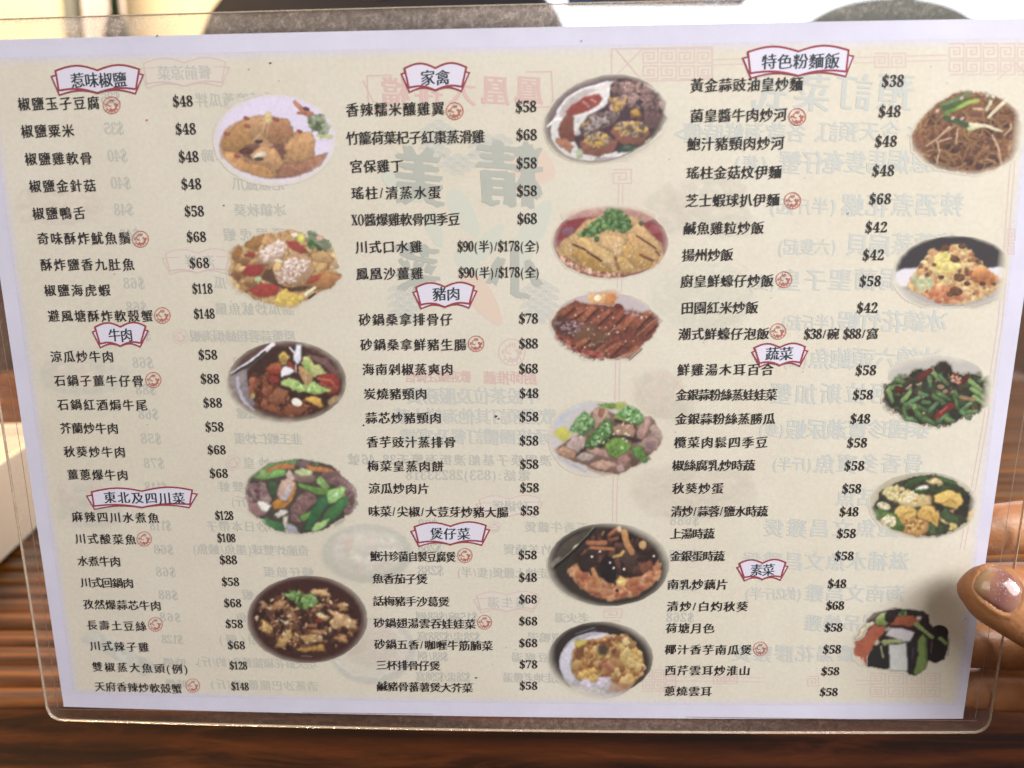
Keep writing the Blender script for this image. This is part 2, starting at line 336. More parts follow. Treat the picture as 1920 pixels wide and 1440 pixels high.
def dish_bowl(seed=5):
    p = Pic(seed, '3e221c')
    p.ell('452420', 93, 69, 77, 56, sh=.05, tex=.05)
    p.ell('57302a', 93, 70, 70, 50, sh=.12); p.ell('3c1e18', 93, 69, 69, 50, sh=.05)
    R = [32, 44, 62, 40, 110, 34, 146, 52, 160, 74, 146, 96, 116, 108, 60, 106, 34, 84, 26, 70]
    p.bits(['3c2218', '5a3420', '2e1812', '6a4024'], 220, 3, R, 1.8)
    for q, c in (([32, 46, 40, 48, 44, 54, 34, 54], 'a87850'), ([44, 50, 56, 44, 68, 46, 62, 54, 48, 58], 'a06c40'), ([96, 30, 116, 30, 125, 40, 112, 40, 98, 36], 'b88c58'), ([126, 48, 140, 50, 146, 58, 136, 60], 'b08048'), ([100, 50, 114, 48, 114, 56, 102, 56], 'b0844e'), ([102, 60, 118, 62, 122, 68, 110, 72], 'c8aa70'), ([118, 56, 140, 62, 158, 72, 156, 82, 140, 78, 132, 82, 120, 74, 128, 66], 'b88a58'), ([34, 70, 44, 74, 50, 80, 44, 88, 36, 80], 'bc9048'), ([54, 70, 66, 70, 72, 76, 64, 76], 'd0b484'), ([72, 78, 74, 92, 62, 104, 50, 106, 58, 92, 66, 84], 'b08444'), ([96, 84, 116, 80, 116, 88, 100, 88], 'a07040'), ([84, 90, 100, 88, 116, 96, 110, 100, 90, 98], 'ac8048'), ([76, 88, 84, 88, 84, 98, 76, 94], 'a4683a'), ([130, 88, 144, 88, 146, 98, 134, 98], '9c6a3c'), ([80, 104, 116, 102, 116, 110, 84, 110], 'a47430'), ([66, 58, 80, 62, 82, 72, 72, 72], '8c5c40'), ([92, 76, 104, 74, 104, 80, 94, 80], '9c5c34'), ([60, 36, 64, 34, 64, 40, 60, 40], 'c09c7c')):
        p.poly(c, q, sh=.35, tex=.18, j=2)
    p.bits(['c89c60', '8c5a34', 'a87848', 'd8b888'], 110, 1.4, R, 1.8)
    p.poly('5c7c34', [64, 38, 72, 30, 82, 34, 82, 44, 70, 46], j=2.5, sh=.3); p.poly('6c8c44', [90, 36, 98, 34, 108, 44, 100, 54, 90, 56, 80, 50, 86, 42], j=2.5, sh=.3); p.poly('36481c', [78, 46, 88, 48, 88, 58, 78, 52])
    p.bits(['7c9c50', '88a860', '4c6c2c'], 40, 1.5, [66, 38, 82, 34, 104, 42, 98, 54, 82, 50], 1.5)
    p.line('c0949080'[:6], 1.5, [86, 116, 98, 116], a=.5); p.ell('8c2c20', 108, 70, 5, 3)
    return p.fade(93, 69, 78, 58, 16, rot=3, j=.6)

def dish_wings():
    p = Pic(6, '5a4440')
    p.ell('6a5a58', 90, 70, 78, 54, -18, sh=0, tex=.03)
    p.ell('d0cac8', 96, 72, 76, 48, -18, sh=0, tex=.03)
    p.line('e8e4e6', 3, [74, 120, 110, 116, 150, 96, 172, 74, 176, 64], a=.9)
    p.poly('77646a', [22, 70, 24, 52, 44, 32, 70, 20, 96, 20, 60, 30, 38, 46, 30, 64], a=.9, sh=.05)
    p.poly('47303a', [98, 26, 110, 18, 126, 18, 140, 26, 158, 36, 170, 52, 166, 62, 172, 70, 160, 88, 150, 100, 126, 110, 100, 112, 80, 116, 60, 112, 50, 96, 60, 80, 76, 64, 96, 50], sh=.05)
    B = ['7c5c5c', '5c4048', '8c6c64', '403038', 'a4847c', '6c4c48']
    p.bits(B, 200, 2.6, [100, 26, 140, 24, 166, 48, 164, 60, 130, 56, 104, 46], 1.6)
    p.poly('7a5c5c', [108, 28, 120, 20, 134, 28, 132, 38, 112, 38], sh=.3, tex=.25); p.bits(['b08c84', 'c8a088', '9c7470'], 40, 1.4, [104, 24, 140, 26, 150, 46, 120, 50])
    p.poly('7a5a54', [96, 52, 100, 42, 116, 42, 122, 50, 114, 60, 98, 62], sh=.3, tex=.3); p.bits(['c8a08c', 'd8a848', '8c6c60'], 30, 1.6, [98, 44, 118, 44, 116, 60, 100, 62])
    p.poly('6c5250', [60, 80, 70, 66, 86, 60, 104, 60, 112, 66, 104, 76, 86, 84, 66, 90], sh=.35, tex=.3); p.bits(['908080', '504048', 'b0a098', '6c5c5c'], 70, 1.6, [64, 76, 80, 64, 108, 62, 100, 74, 70, 86])
    p.poly('7c4c40', [124, 60, 134, 58, 142, 66, 138, 70, 124, 70], tex=.25); p.poly('644848', [140, 60, 156, 58, 170, 70, 164, 80, 150, 84, 140, 74], sh=.4, tex=.2)
    p.poly('8a5444', [98, 86, 112, 74, 134, 72, 148, 80, 150, 90, 136, 104, 118, 106, 106, 98], sh=.4); p.ell('947868', 126, 82, 22, 9, 8, tex=.3); p.bits(['d8a848', 'c89c58', '6c5848', 'a8907c', '504038', 'e0c080'], 90, 1.6, [104, 82, 116, 74, 140, 76, 148, 84, 136, 92, 112, 92])
    p.poly('8c5444', [60, 100, 68, 92, 84, 86, 100, 96, 110, 98, 102, 112, 84, 118, 62, 114], sh=.4); p.ell('80705c', 82, 94, 18, 8, 10, tex=.3); p.bits(['d0a44c', '6c5c50', 'a89080', '4c4038', 'c49848'], 80, 1.6, [64, 98, 76, 88, 92, 90, 96, 104, 76, 106])
    for q in ([103, 54, 110, 51, 108, 60, 104, 62], [62, 78, 74, 70, 70, 76, 62, 84], [124, 62, 132, 57, 138, 66, 128, 66], [76, 102, 86, 98, 94, 106, 80, 104], [112, 86, 124, 84, 120, 88], [126, 74, 138, 74, 130, 78]): p.poly('c89a3c', q, j=1.6)
    p.poly('34443c', [108, 106, 120, 102, 134, 104, 126, 112, 108, 113], sh=.1); p.ell('4c5c4c', 120, 106, 6, 3); p.poly('a8b084', [144, 98, 150, 94, 152, 98, 142, 103], j=2); p.poly('384838', [150, 90, 158, 86, 156, 92])
    p.poly('a8b48c', [52, 112, 60, 108, 66, 114, 58, 120], j=2)
    p.poly('ddd6d2', [30, 64, 32, 56, 44, 42, 60, 32, 96, 22, 98, 34, 90, 50, 74, 62, 52, 70, 36, 71], sh=0, tex=.03, j=.4); p.poly('aca09c', [33, 66, 36, 54, 48, 42, 66, 33, 84, 32, 60, 44, 46, 56, 42, 68], sh=.05, j=.5, a=.75)
    p.poly('9c4038', [42, 60, 50, 52, 66, 42, 84, 38, 89, 44, 84, 52, 66, 62, 50, 66, 43, 68], sh=.12, tex=.12, j=.7)
    for x, y in ((75, 46), (68, 51), (71, 54), (79, 48), (65, 49)): p.ell('cc9090', x, y, 2.4, 1.6, 30)
    p.line('f0ecee', 2, [31, 70, 31, 60, 42, 44, 62, 32, 94, 23]); p.line('f0ecee', 2.2, [97, 28, 96, 40, 84, 56, 66, 66, 50, 70]); p.line('e4dee0', 3, [18, 80, 30, 70, 40, 71], w2=4)
    p.poly('7c4438', [41, 66, 46, 62, 51, 66, 52, 84, 54, 96, 48, 100, 34, 94, 31, 84, 36, 74], sh=.3); p.poly('a4684e', [30, 94, 42, 94, 52, 106, 48, 114, 34, 106, 28, 98], sh=.35)
    p.poly('c8c4c0', [52, 70, 60, 68, 58, 84, 62, 90, 53, 92], a=.9, sh=.05)
    p.line('8c7c80', 5, [80, 122, 120, 120, 156, 100, 176, 78], a=.55)
    return p.fade(92, 70, 80, 55, 14, rot=-14, j=.8)

def dish_chicken():
    p = Pic(7, 'b89060')
    p.ell('8c4c50', 92, 64, 74, 46, sh=0, tex=.04); p.ell('c89c8c', 90, 30, 60, 14, a=.7)
    p.poly('8a3238', [24, 60, 30, 40, 50, 34, 76, 32, 120, 34, 150, 42, 160, 54, 158, 64, 120, 60, 60, 60], sh=.1); p.ell('7c5c70', 38, 50, 9, 6, -20, a=.7); p.ell('a05860', 148, 48, 8, 6, a=.6)
    p.poly('c49a64', [22, 72, 30, 62, 44, 53, 60, 36, 80, 30, 110, 28, 130, 36, 144, 54, 158, 66, 160, 82, 150, 96, 128, 102, 110, 106, 84, 104, 50, 98, 28, 86], sh=.15, tex=.12)
    p.poly('8c5848', [24, 80, 40, 84, 60, 98, 90, 104, 112, 108, 92, 110, 60, 106, 36, 96], sh=.1)
    sl = [([24, 72, 40, 60, 52, 76, 66, 90, 82, 104, 60, 100, 38, 86], 'b8925c'), ([40, 76, 50, 72, 66, 78, 82, 90, 100, 104, 78, 103, 56, 96], 'b08440'), ([46, 64, 54, 55, 66, 62, 88, 74, 100, 84, 96, 96, 82, 90, 62, 76], 'c8a062'), ([78, 54, 96, 54, 110, 58, 110, 76, 104, 84, 90, 74, 78, 64], 'caa06a'), ([98, 86, 108, 80, 122, 96, 116, 104, 106, 102], 'bc9450'), ([108, 66, 118, 60, 140, 80, 146, 92, 140, 98, 124, 96, 108, 80], 'c49450'), ([112, 54, 124, 50, 142, 66, 154, 80, 152, 90, 134, 78, 116, 66], 'c89a60'), ([118, 42, 132, 40, 146, 58, 158, 66, 156, 78, 140, 66, 124, 54], 'caa068')]
    for q, c in sl: p.poly(c, q, sh=.35, tex=.1)
    p.line('5c3020', 2.4, [44, 67, 60, 74, 80, 88], w2=2.6); p.line('6a3c28', 2, [126, 56, 150, 72]); p.line('7c4430', 3, [130, 80, 146, 88]); p.line('6c4030', 2, [150, 76, 155, 81]); p.line('7c4c2c', 4, [98, 84, 102, 98], a=.7)
    p.bits(['e4cc9c', 'dcbc88', 'f0dcb4'], 90, 0.9, [30, 66, 56, 56, 110, 60, 156, 84, 140, 96, 90, 102, 50, 96], 1.3)
    p.bits(['e8c8b0', '9c5840', 'd8a888', '7c4038'], 130, 1.4, [26, 82, 50, 94, 80, 102, 120, 106, 90, 110, 56, 104, 34, 92], 1.4)
    p.poly('3e6034', [50, 54, 62, 44, 72, 36, 84, 32, 86, 20, 92, 17, 104, 22, 110, 32, 120, 38, 118, 46, 110, 54, 104, 52, 100, 46, 88, 47, 80, 52, 66, 58, 56, 55], j=2.2, sh=.2, tex=.25)
    p.bits(['547c44', '68904c', '2c4c2c', '486c3c', '7ca058'], 170, 1.8, [50, 54, 84, 30, 90, 18, 104, 22, 118, 38, 112, 50, 84, 48, 62, 58], 1.3); p.ell('42683a', 74, 60, 3.5, 4); p.ell('486c40', 131, 40, 3, 3)
    return p.fade(92, 66, 74, 47, 12, pw=2.4, j=1)

def dish_ribs():
    p = Pic(8, '74382c')
    p.ell('c8c4d8', 92, 46, 60, 26, sh=0, tex=.02, a=.75)
    p.poly('dca468', [68, 26, 74, 20, 84, 18, 96, 18, 106, 14, 108, 26, 104, 36, 84, 36, 70, 34], sh=.1, j=2, soft=2); p.ell('f4e4c8', 82, 26, 4, 4, sh=0); p.poly('c06c34', [96, 22, 106, 16, 108, 24, 102, 36, 90, 34], a=.7, soft=2)
    p.poly('783a2c', [22, 60, 32, 42, 54, 28, 68, 33, 84, 34, 104, 36, 114, 36, 118, 41, 140, 44, 150, 40, 160, 50, 162, 62, 150, 78, 128, 96, 104, 104, 76, 104, 52, 94, 30, 76], sh=.15, tex=.2)
    p.poly('4c2a28', [24, 62, 34, 48, 60, 56, 54, 76, 36, 72], a=.8, sh=.1); p.poly('6e4630', [52, 72, 70, 58, 100, 62, 98, 78, 76, 88, 58, 86], sh=.1)
    for k, (x, y, l) in enumerate(((46, 34, 22), (60, 36, 24), (76, 36, 30), (94, 40, 30), (112, 42, 38), (130, 44, 34), (146, 42, 34), (158, 50, 34), (66, 76, 20), (88, 84, 30), (112, 78, 34), (132, 86, 26))):
        c = ['9c5438', '8c4430', 'a85c3c'][k % 3]
        p.poly(c, [x, y, x+7, y+3, x-l*.62+6, y+l*.72, x-l*.8-2, y+l*.66], sh=.35, tex=.18, a=.85); p.line('4a1c18', 2, [x+7, y+5, x-l*.6+7, y+l*.74], a=.8)
    p.line('b87858', 2, [46, 52, 76, 36], a=.6); p.line('c08868', 1.6, [132, 74, 158, 52], a=.8); p.line('b87050', 2, [90, 76, 102, 66], a=.7); p.line('b06848', 4, [78, 102, 104, 86], a=.6)
    p.line('4a3428', 3, [70, 100, 90, 82], a=.9)
    p.bits(['b08c98', '8c7070', '3c2224', '54383a'], 60, 1.2, [26, 56, 60, 54, 66, 66, 40, 74], 2.2, ang=10)
    p.bits(['f0d8c0', 'dcb49c', 'f4e8dc'], 60, 0.75, [30, 56, 60, 34, 150, 44, 158, 60, 130, 92, 80, 100, 50, 88], 1.3)
    p.bits(['b04c40', 'a86050', '5c2420'], 90, 1.8, [26, 72, 60, 92, 110, 104, 70, 104, 34, 84], 1.6)
    p.ell('6c2c24', 109, 37, 6, 3.5, 10); p.bits(['a8888c', '7c5450'], 30, 1.2, [116, 40, 140, 44, 138, 50, 118, 48])
    return p.fade(93, 64, 74, 47, 13, rot=5, j=2)

def dish_pork_pepper():
    p = Pic(9, 'a08478')
    p.ell('c8cad8', 78, 70, 58, 48, sh=0, tex=.02, a=.7); p.poly('aab8d0', [24, 50, 34, 38, 62, 24, 74, 22, 50, 36, 32, 54], a=.8, sh=0, soft=2)
    p.poly('7c5c50', [28, 84, 44, 70, 60, 62, 74, 36, 84, 28, 110, 40, 134, 48, 150, 40, 164, 62, 164, 76, 150, 90, 128, 106, 110, 116, 80, 112, 56, 100, 32, 92], sh=.1)
    p.poly('2e2420', [104, 44, 130, 48, 132, 58, 140, 72, 128, 76, 118, 68, 100, 70, 92, 80, 60, 88, 52, 92, 54, 84, 104, 62], sh=.05, a=.9); p.poly('5a4438', [120, 90, 146, 88, 150, 96, 128, 106], a=.8)
    P = [([28, 84, 40, 78, 54, 86, 52, 94, 42, 96, 32, 90], 'b4886c'), ([38, 80, 50, 66, 66, 64, 66, 80, 58, 88, 46, 82], 'b89c94'), ([54, 92, 66, 86, 80, 90, 72, 98, 60, 100], 'a8948c'), ([66, 84, 82, 80, 94, 84, 100, 94, 88, 94], 'ac8478'), ([70, 102, 84, 96, 100, 98, 108, 104, 92, 112, 78, 108], 'b48c78'), ([106, 94, 120, 88, 126, 96, 118, 106, 108, 102], '9c7064'), ([104, 104, 114, 102, 118, 110, 108, 114], 'ac8c84'), ([78, 32, 90, 29, 98, 36, 100, 44, 90, 46, 78, 60, 76, 50], 'b08c78'), ([100, 58, 106, 50, 128, 50, 131, 60, 130, 70, 118, 66, 102, 66], 'a47c64'), ([132, 58, 142, 42, 150, 40, 152, 50, 146, 60, 138, 72, 132, 70], 'ac8478'), ([146, 56, 156, 50, 166, 66, 164, 76, 152, 66], 'a88c80'), ([130, 78, 144, 68, 152, 64, 162, 72, 158, 84, 148, 88, 140, 80], '9c7c74')]
    for q, c in P: p.poly(c, q, sh=.3, tex=.12, j=1.6)
    p.ell('8c5840', 87, 36, 4, 7, 10, a=.8); p.ell('806468', 150, 78, 7, 5, -20, a=.8); p.ell('b4a090', 60, 74, 6, 4, a=.7)
    p.poly('c4c04c', [26, 60, 38, 53, 44, 60, 52, 62, 44, 70, 38, 76, 28, 66], sh=.2, tex=.05)
    G = [([44, 60, 50, 50, 62, 36, 66, 34, 78, 44, 78, 54, 64, 66, 56, 62], '4c7c3c'), ([65, 78, 70, 68, 84, 54, 94, 43, 102, 50, 100, 66, 88, 76, 72, 84], '4a7434'), ([102, 40, 110, 32, 122, 26, 136, 34, 142, 42, 140, 50, 132, 52, 116, 46], '5a9044'), ([90, 76, 104, 69, 116, 69, 126, 80, 116, 90, 104, 94, 96, 88], '6a943c'), ([124, 82, 138, 78, 142, 86, 148, 100, 140, 100, 130, 92], '548038'), ([80, 26, 90, 24, 108, 24, 106, 32, 94, 32], '70903c')]
    for q, c in G: p.poly(c, q, sh=.3, tex=.2, j=1.2)
    p.poly('a8b44c', [104, 24, 118, 22, 122, 27, 108, 34, 104, 30], sh=.1); p.poly('a0b050', [103, 38, 118, 45, 132, 52, 124, 50, 104, 44], a=.8)
    p.bits(['86b070', 'a0c090', '346028', '6c9c50'], 120, 1.5, [48, 58, 64, 38, 78, 46, 64, 64], 1.3); p.bits(['3a6428', '6a9c58', '86b078'], 60, 1.3, [68, 78, 94, 46, 100, 62, 80, 80], 1.3); p.bits(['6ca060', '3f6c30', 'a0c48c'], 70, 1.4, [110, 34, 124, 28, 142, 42, 134, 50, 116, 42], 1.3)
    p.bits(['f0f0d8', 'e0e4c0'], 34, 1.0, [66, 78, 94, 46, 136, 34, 118, 84, 84, 78], 1.5)
    p.line('8c90b0', 3, [30, 94, 48, 102, 66, 112], a=.7, w2=4)
    p.line('a06848', 3, [70, 108, 88, 115, 104, 114], a=.6)
    return p.fade(94, 69, 76, 50, 12, rot=3, j=1)

def dish_dark_pot():
    p = Pic(10, '2c2420')
    p.ell('322a26', 96, 74, 78, 53, sh=0, tex=.03)
    p.poly('4c443a', [26, 62, 40, 44, 78, 25, 60, 46, 34, 66], sh=.05); p.poly('8c7c78', [22, 76, 26, 66, 38, 62, 28, 78], a=.8)
    p.line('121010', 5, [24, 79, 52, 56, 78, 28]); p.line('8c8468', 1.6, [24, 77, 52, 54, 78, 26]); p.ell('d8d0b8', 54, 51, 5, 1.4, -42)
    p.poly('b06c44', [43, 78, 56, 72, 62, 80, 80, 84, 104, 100, 120, 88, 140, 84, 160, 66, 164, 84, 154, 100, 132, 114, 100, 120, 76, 114, 56, 100], sh=.15, tex=.14)
    p.bits(['c0845a', 'a45c38', 'b8784c', 'cc9468', '9c4c34'], 190, 2.6, [46, 80, 60, 78, 100, 100, 150, 84, 162, 74, 160, 92, 130, 112, 96, 118, 64, 104], 1.6)
    p.poly('2e1a18', [50, 66, 60, 56, 74, 46, 70, 38, 90, 30, 120, 28, 146, 40, 160, 60, 156, 72, 140, 86, 124, 92, 112, 84, 104, 96, 92, 96, 84, 84, 62, 84, 56, 72], sh=.1)
    p.bits(['4c2c28', '241614', '5c3830', '3c2420', '6c4438'], 170, 2.8, [60, 60, 80, 36, 120, 30, 156, 56, 150, 78, 120, 88, 90, 92, 62, 80], 1.6)
    p.ell('1c1216', 96, 80, 10, 17, -8, sh=.3, tex=.05); p.poly('30201c', [58, 66, 70, 56, 84, 62, 80, 76, 66, 82, 58, 76], sh=.2); p.poly('483430', [110, 66, 122, 60, 132, 64, 130, 76, 114, 72], sh=.2)
    p.poly('7c4430', [134, 72, 150, 68, 154, 74, 140, 86], sh=.3)
    for w, q, c in ((6, [70, 46, 92, 46], 'a8643c'), (4, [74, 52, 103, 54], 'b06c3c'), (8, [116, 32, 120, 48, 126, 58], 'bc8048'), (4, [97, 36, 106, 28], 'a86038'), (4, [103, 64, 112, 62, 115, 57], 'c49c58'), (5, [76, 80, 81, 90, 88, 99], 'c08450'), (3, [88, 36, 90, 32], '9c6844'), (4, [98, 42, 108, 40], '8c4c30')): p.line(c, w, q, sh=.25)
    p.ell('d8bc88', 110, 28, 3, 5, -20); p.ell('c49860', 140, 49, 5, 6); p.poly('dcb460', [106, 92, 110, 86, 120, 94, 118, 102, 106, 100], sh=.2); p.ell('e4cc7c', 111, 96, 4, 3)
    for x, y in ((85, 57), (98, 71), (103, 78), (116, 80), (154, 63), (75, 64)): p.ell('e0dce0', x, y, 1.6, 1.6, sh=0)
    p.ell('3c2820', 107, 107, 2.4, 2)
    p.line('8c5c50', 2, [88, 92, 96, 98], a=.7)
    return p.fade(95, 75, 78, 54, 16, rot=8, j=.6)

def dish_soup_pot():
    p = Pic(11, '2e2624')
    p.ell('302624', 86, 71, 67, 47, sh=0, tex=.03); p.line('6c7080', 1.6, [54, 40, 78, 32]); p.line('5c6070', 1.4, [56, 44, 80, 36])
    p.ell('a8a4a8', 84, 80, 51, 42, 12, sh=0, tex=.08)
    p.poly('c8c4d4', [33, 82, 36, 64, 46, 52, 62, 46, 96, 38, 94, 47, 66, 50, 50, 62, 46, 80, 54, 96, 50, 102, 38, 94], sh=.1, tex=.05)
    p.poly('a06a34', [48, 78, 52, 60, 60, 50, 80, 46, 104, 42, 120, 40, 130, 52, 142, 74, 140, 92, 128, 104, 112, 108, 100, 100, 84, 90, 78, 100, 58, 98, 50, 90], sh=.1, tex=.2)
    R = [50, 80, 60, 52, 104, 44, 122, 42, 140, 72, 138, 92, 118, 106, 100, 98, 60, 96]
    p.bits(['b88c4c', 'c49a58', '94602c', 'a87438', '7c4424', 'ccaa6c', '8c5030'], 260, 3.2, R, 1.4)
    p.poly('c8b04c', [52, 56, 56, 48, 66, 47, 72, 49, 60, 58], j=2); p.poly('dcc480', [112, 46, 120, 43, 125, 52, 118, 56], j=1.5, sh=.2)
    p.poly('44382a', [82, 54, 92, 52, 98, 62, 92, 66, 84, 66], sh=.1, soft=2); p.poly('6c3020', [100, 60, 110, 60, 110, 72, 100, 70], a=.7, soft=2); p.poly('7c3424', [84, 48, 96, 48, 94, 54, 86, 54], a=.8); p.poly('74402c', [52, 62, 62, 60, 64, 70, 54, 72], a=.7)
    p.poly('a05c44', [84, 74, 106, 74, 104, 86, 90, 88], a=.6, soft=2); p.bits(['d8bc78', 'ccac64', 'bc9048'], 60, 2.6, [112, 56, 138, 62, 138, 84, 116, 80], 1.3)
    p.bits(['d8b060', 'c49848'], 34, 2.6, [58, 88, 82, 84, 82, 98, 62, 98], 1.3); p.bits(['dcb878', 'c89c58'], 20, 3, [114, 94, 132, 94, 128, 102, 112, 104], 1.3)
    p.poly('c4b8cc', [58, 102, 68, 97, 76, 102, 76, 110, 64, 108], j=1.5, sh=.1); p.poly('c8bccc', [80, 106, 84, 94, 90, 94, 102, 94, 92, 104, 86, 110], j=1.2, sh=.1)
    p.ell('c4b8b0', 70, 112, 26, 5, 8, a=.6)
    p.poly('b07c58', [100, 104, 128, 104, 120, 112, 96, 114], a=.8, soft=2)
    return p.fade(87, 71, 68, 48, 15, rot=10, j=.6)

def dish_noodles():
    p = Pic(12, '8c5c40')
    E = [46, 84, 56, 72, 62, 58, 84, 40, 110, 28, 140, 28, 166, 38, 184, 54, 190, 76, 188, 98, 176, 116, 150, 130, 120, 134, 90, 130, 66, 120, 48, 104]
    p.poly('8a5a42', E, sh=.1, tex=.2, j=2)
    p.bits(['5c3c34', '442c2c', '6c4438'], 90, 5, [70, 60, 110, 46, 170, 60, 178, 90, 150, 122, 100, 128, 70, 110], 1.4)
    rs = p.rs
    cols = ['b07c50', '9c6840', 'a87048', 'bc8c5c', '8c5838', 'b48054', 'c49468', '7c4c34']
    for k in range(190):
        t = rs.uniform(0, 6.28); r = math.sqrt(rs.rand())
        x = 118+66*r*math.cos(t); y = 80+48*r*math.sin(t)-(x-118)*0.05
        a0 = rs.uniform(0, 6.28); cv = rs.uniform(-.5, .5); q = [x, y]
        for i in range(5):
            a0 += cv; q += [q[-2]+5*math.cos(a0), q[-1]+4.5*math.sin(a0)]
        _o = p.a.copy(); p.line(cols[rs.randint(8)], rs.uniform(1.4, 2.6), q, sh=.25, a=.9); p.a = _o
    for q, w in (([66, 98, 80, 88, 96, 73], 2.4), ([79, 90, 83, 104, 79, 120], 2), ([106, 76, 104, 96], 2), ([82, 92, 98, 88], 2), ([150, 84, 158, 100, 162, 122], 2.6), ([166, 84, 174, 76, 174, 70], 2.4), ([126, 50, 138, 51], 3)): p.line('d8b090', w, q, sh=.15)
    p.line('6c8c58', 5, [86, 46, 104, 38, 124, 29], w2=3); p.line('4a6c3c', 6, [88, 50, 110, 42, 122, 38]); p.line('6c9440', 5, [90, 56, 108, 49]); p.line('a8bc50', 5, [106, 49, 120, 42, 132, 40])
    p.line('3f5c3c', 6, [90, 62, 104, 66, 118, 72]); p.line('c8d4a0', 5, [120, 76, 134, 72]); p.line('e8dcc0', 5, [122, 70, 142, 72, 162, 79], w2=3)
    p.line('e4dcbc', 4, [146, 61, 158, 48, 170, 38], w2=5); p.line('d8d4b0', 4, [143, 52, 152, 34]); p.line('5c6c4c', 3, [142, 29, 150, 38]); p.line('e4dccc', 3, [170, 38, 190, 12], a=.35)
    for x, y in ((100, 62), (112, 63), (111, 37), (80, 53), (144, 34)): p.ell('e0c4b4', x, y, 3, 2, -40)
    return p.fade(118, 80, 74, 54, 13, j=2)

def dish_rice():
    p = Pic(13, '38323a')
    p.ell('3a343c', 102, 60, 76, 45, sh=0, tex=.03)
    p.poly('e0def0', [26, 62, 38, 56, 56, 56, 64, 66, 60, 78, 34, 80, 24, 74], sh=0, tex=.01, j=.2); p.poly('e0def0', [140, 57, 160, 54, 176, 60, 180, 72, 150, 76, 138, 66], sh=0, tex=.01, j=.2)
    p.poly('e8e2e0', [22, 72, 60, 74, 150, 66, 180, 66, 176, 90, 130, 106, 60, 104, 30, 92], a=.7, sh=0, tex=.01)
    R = [40, 82, 50, 64, 64, 46, 72, 32, 84, 38, 90, 30, 104, 28, 114, 26, 124, 38, 134, 46, 142, 58, 156, 68, 168, 70, 150, 88, 128, 98, 100, 102, 72, 96, 56, 88]
    p.poly('d8ac70', R, sh=.12, tex=.2, j=2.4)
    p.bits(['e4c88c', 'd8a870', 'ecd8a4', 'c89058', 'e0bc84', 'dcc890', 'c88860'], 520, 2.1, R, 1.4)
    p.bits(['8c5438', '6c4434', '74482c', 'a46440'], 34, 2.6, R, 1.2)
    p.bits(['ecdc80', 'f0e08c', 'e8cc68'], 60, 3, [80, 40, 92, 36, 110, 56, 96, 62, 78, 60], 1.3); p.bits(['b8c498', 'c4cca0'], 34, 2.4, [48, 66, 70, 70, 76, 80, 56, 84], 1.3)
    p.bits(['d07c50', 'bc6840', 'e09c74', 'dc9468'], 110, 2.8, [64, 90, 76, 82, 110, 86, 120, 92, 100, 101, 76, 98], 1.3); p.bits(['c07848', 'a85c34', 'd48c50'], 70, 3, [122, 62, 140, 58, 156, 72, 140, 76, 126, 72], 1.4)
    for x, y, r in ((102, 45, 6), (108, 68, 7), (104, 86, 8), (138, 76, 4), (90, 30, 6), (112, 28, 5), (96, 90, 4), (76, 52, 3), (118, 76, 4), (153, 77, 3), (131, 47, 2), (85, 68, 4)): p.ell('6c4630', x, y, r, r*.75, 10, tex=.25, sh=.4)
    p.poly('e0a474', [68, 38, 75, 30, 80, 36, 76, 42], sh=.2); p.ell('d8e070', 91, 38, 3, 2)
    return p.fade(102, 64, 76, 50, 8, j=1.2)

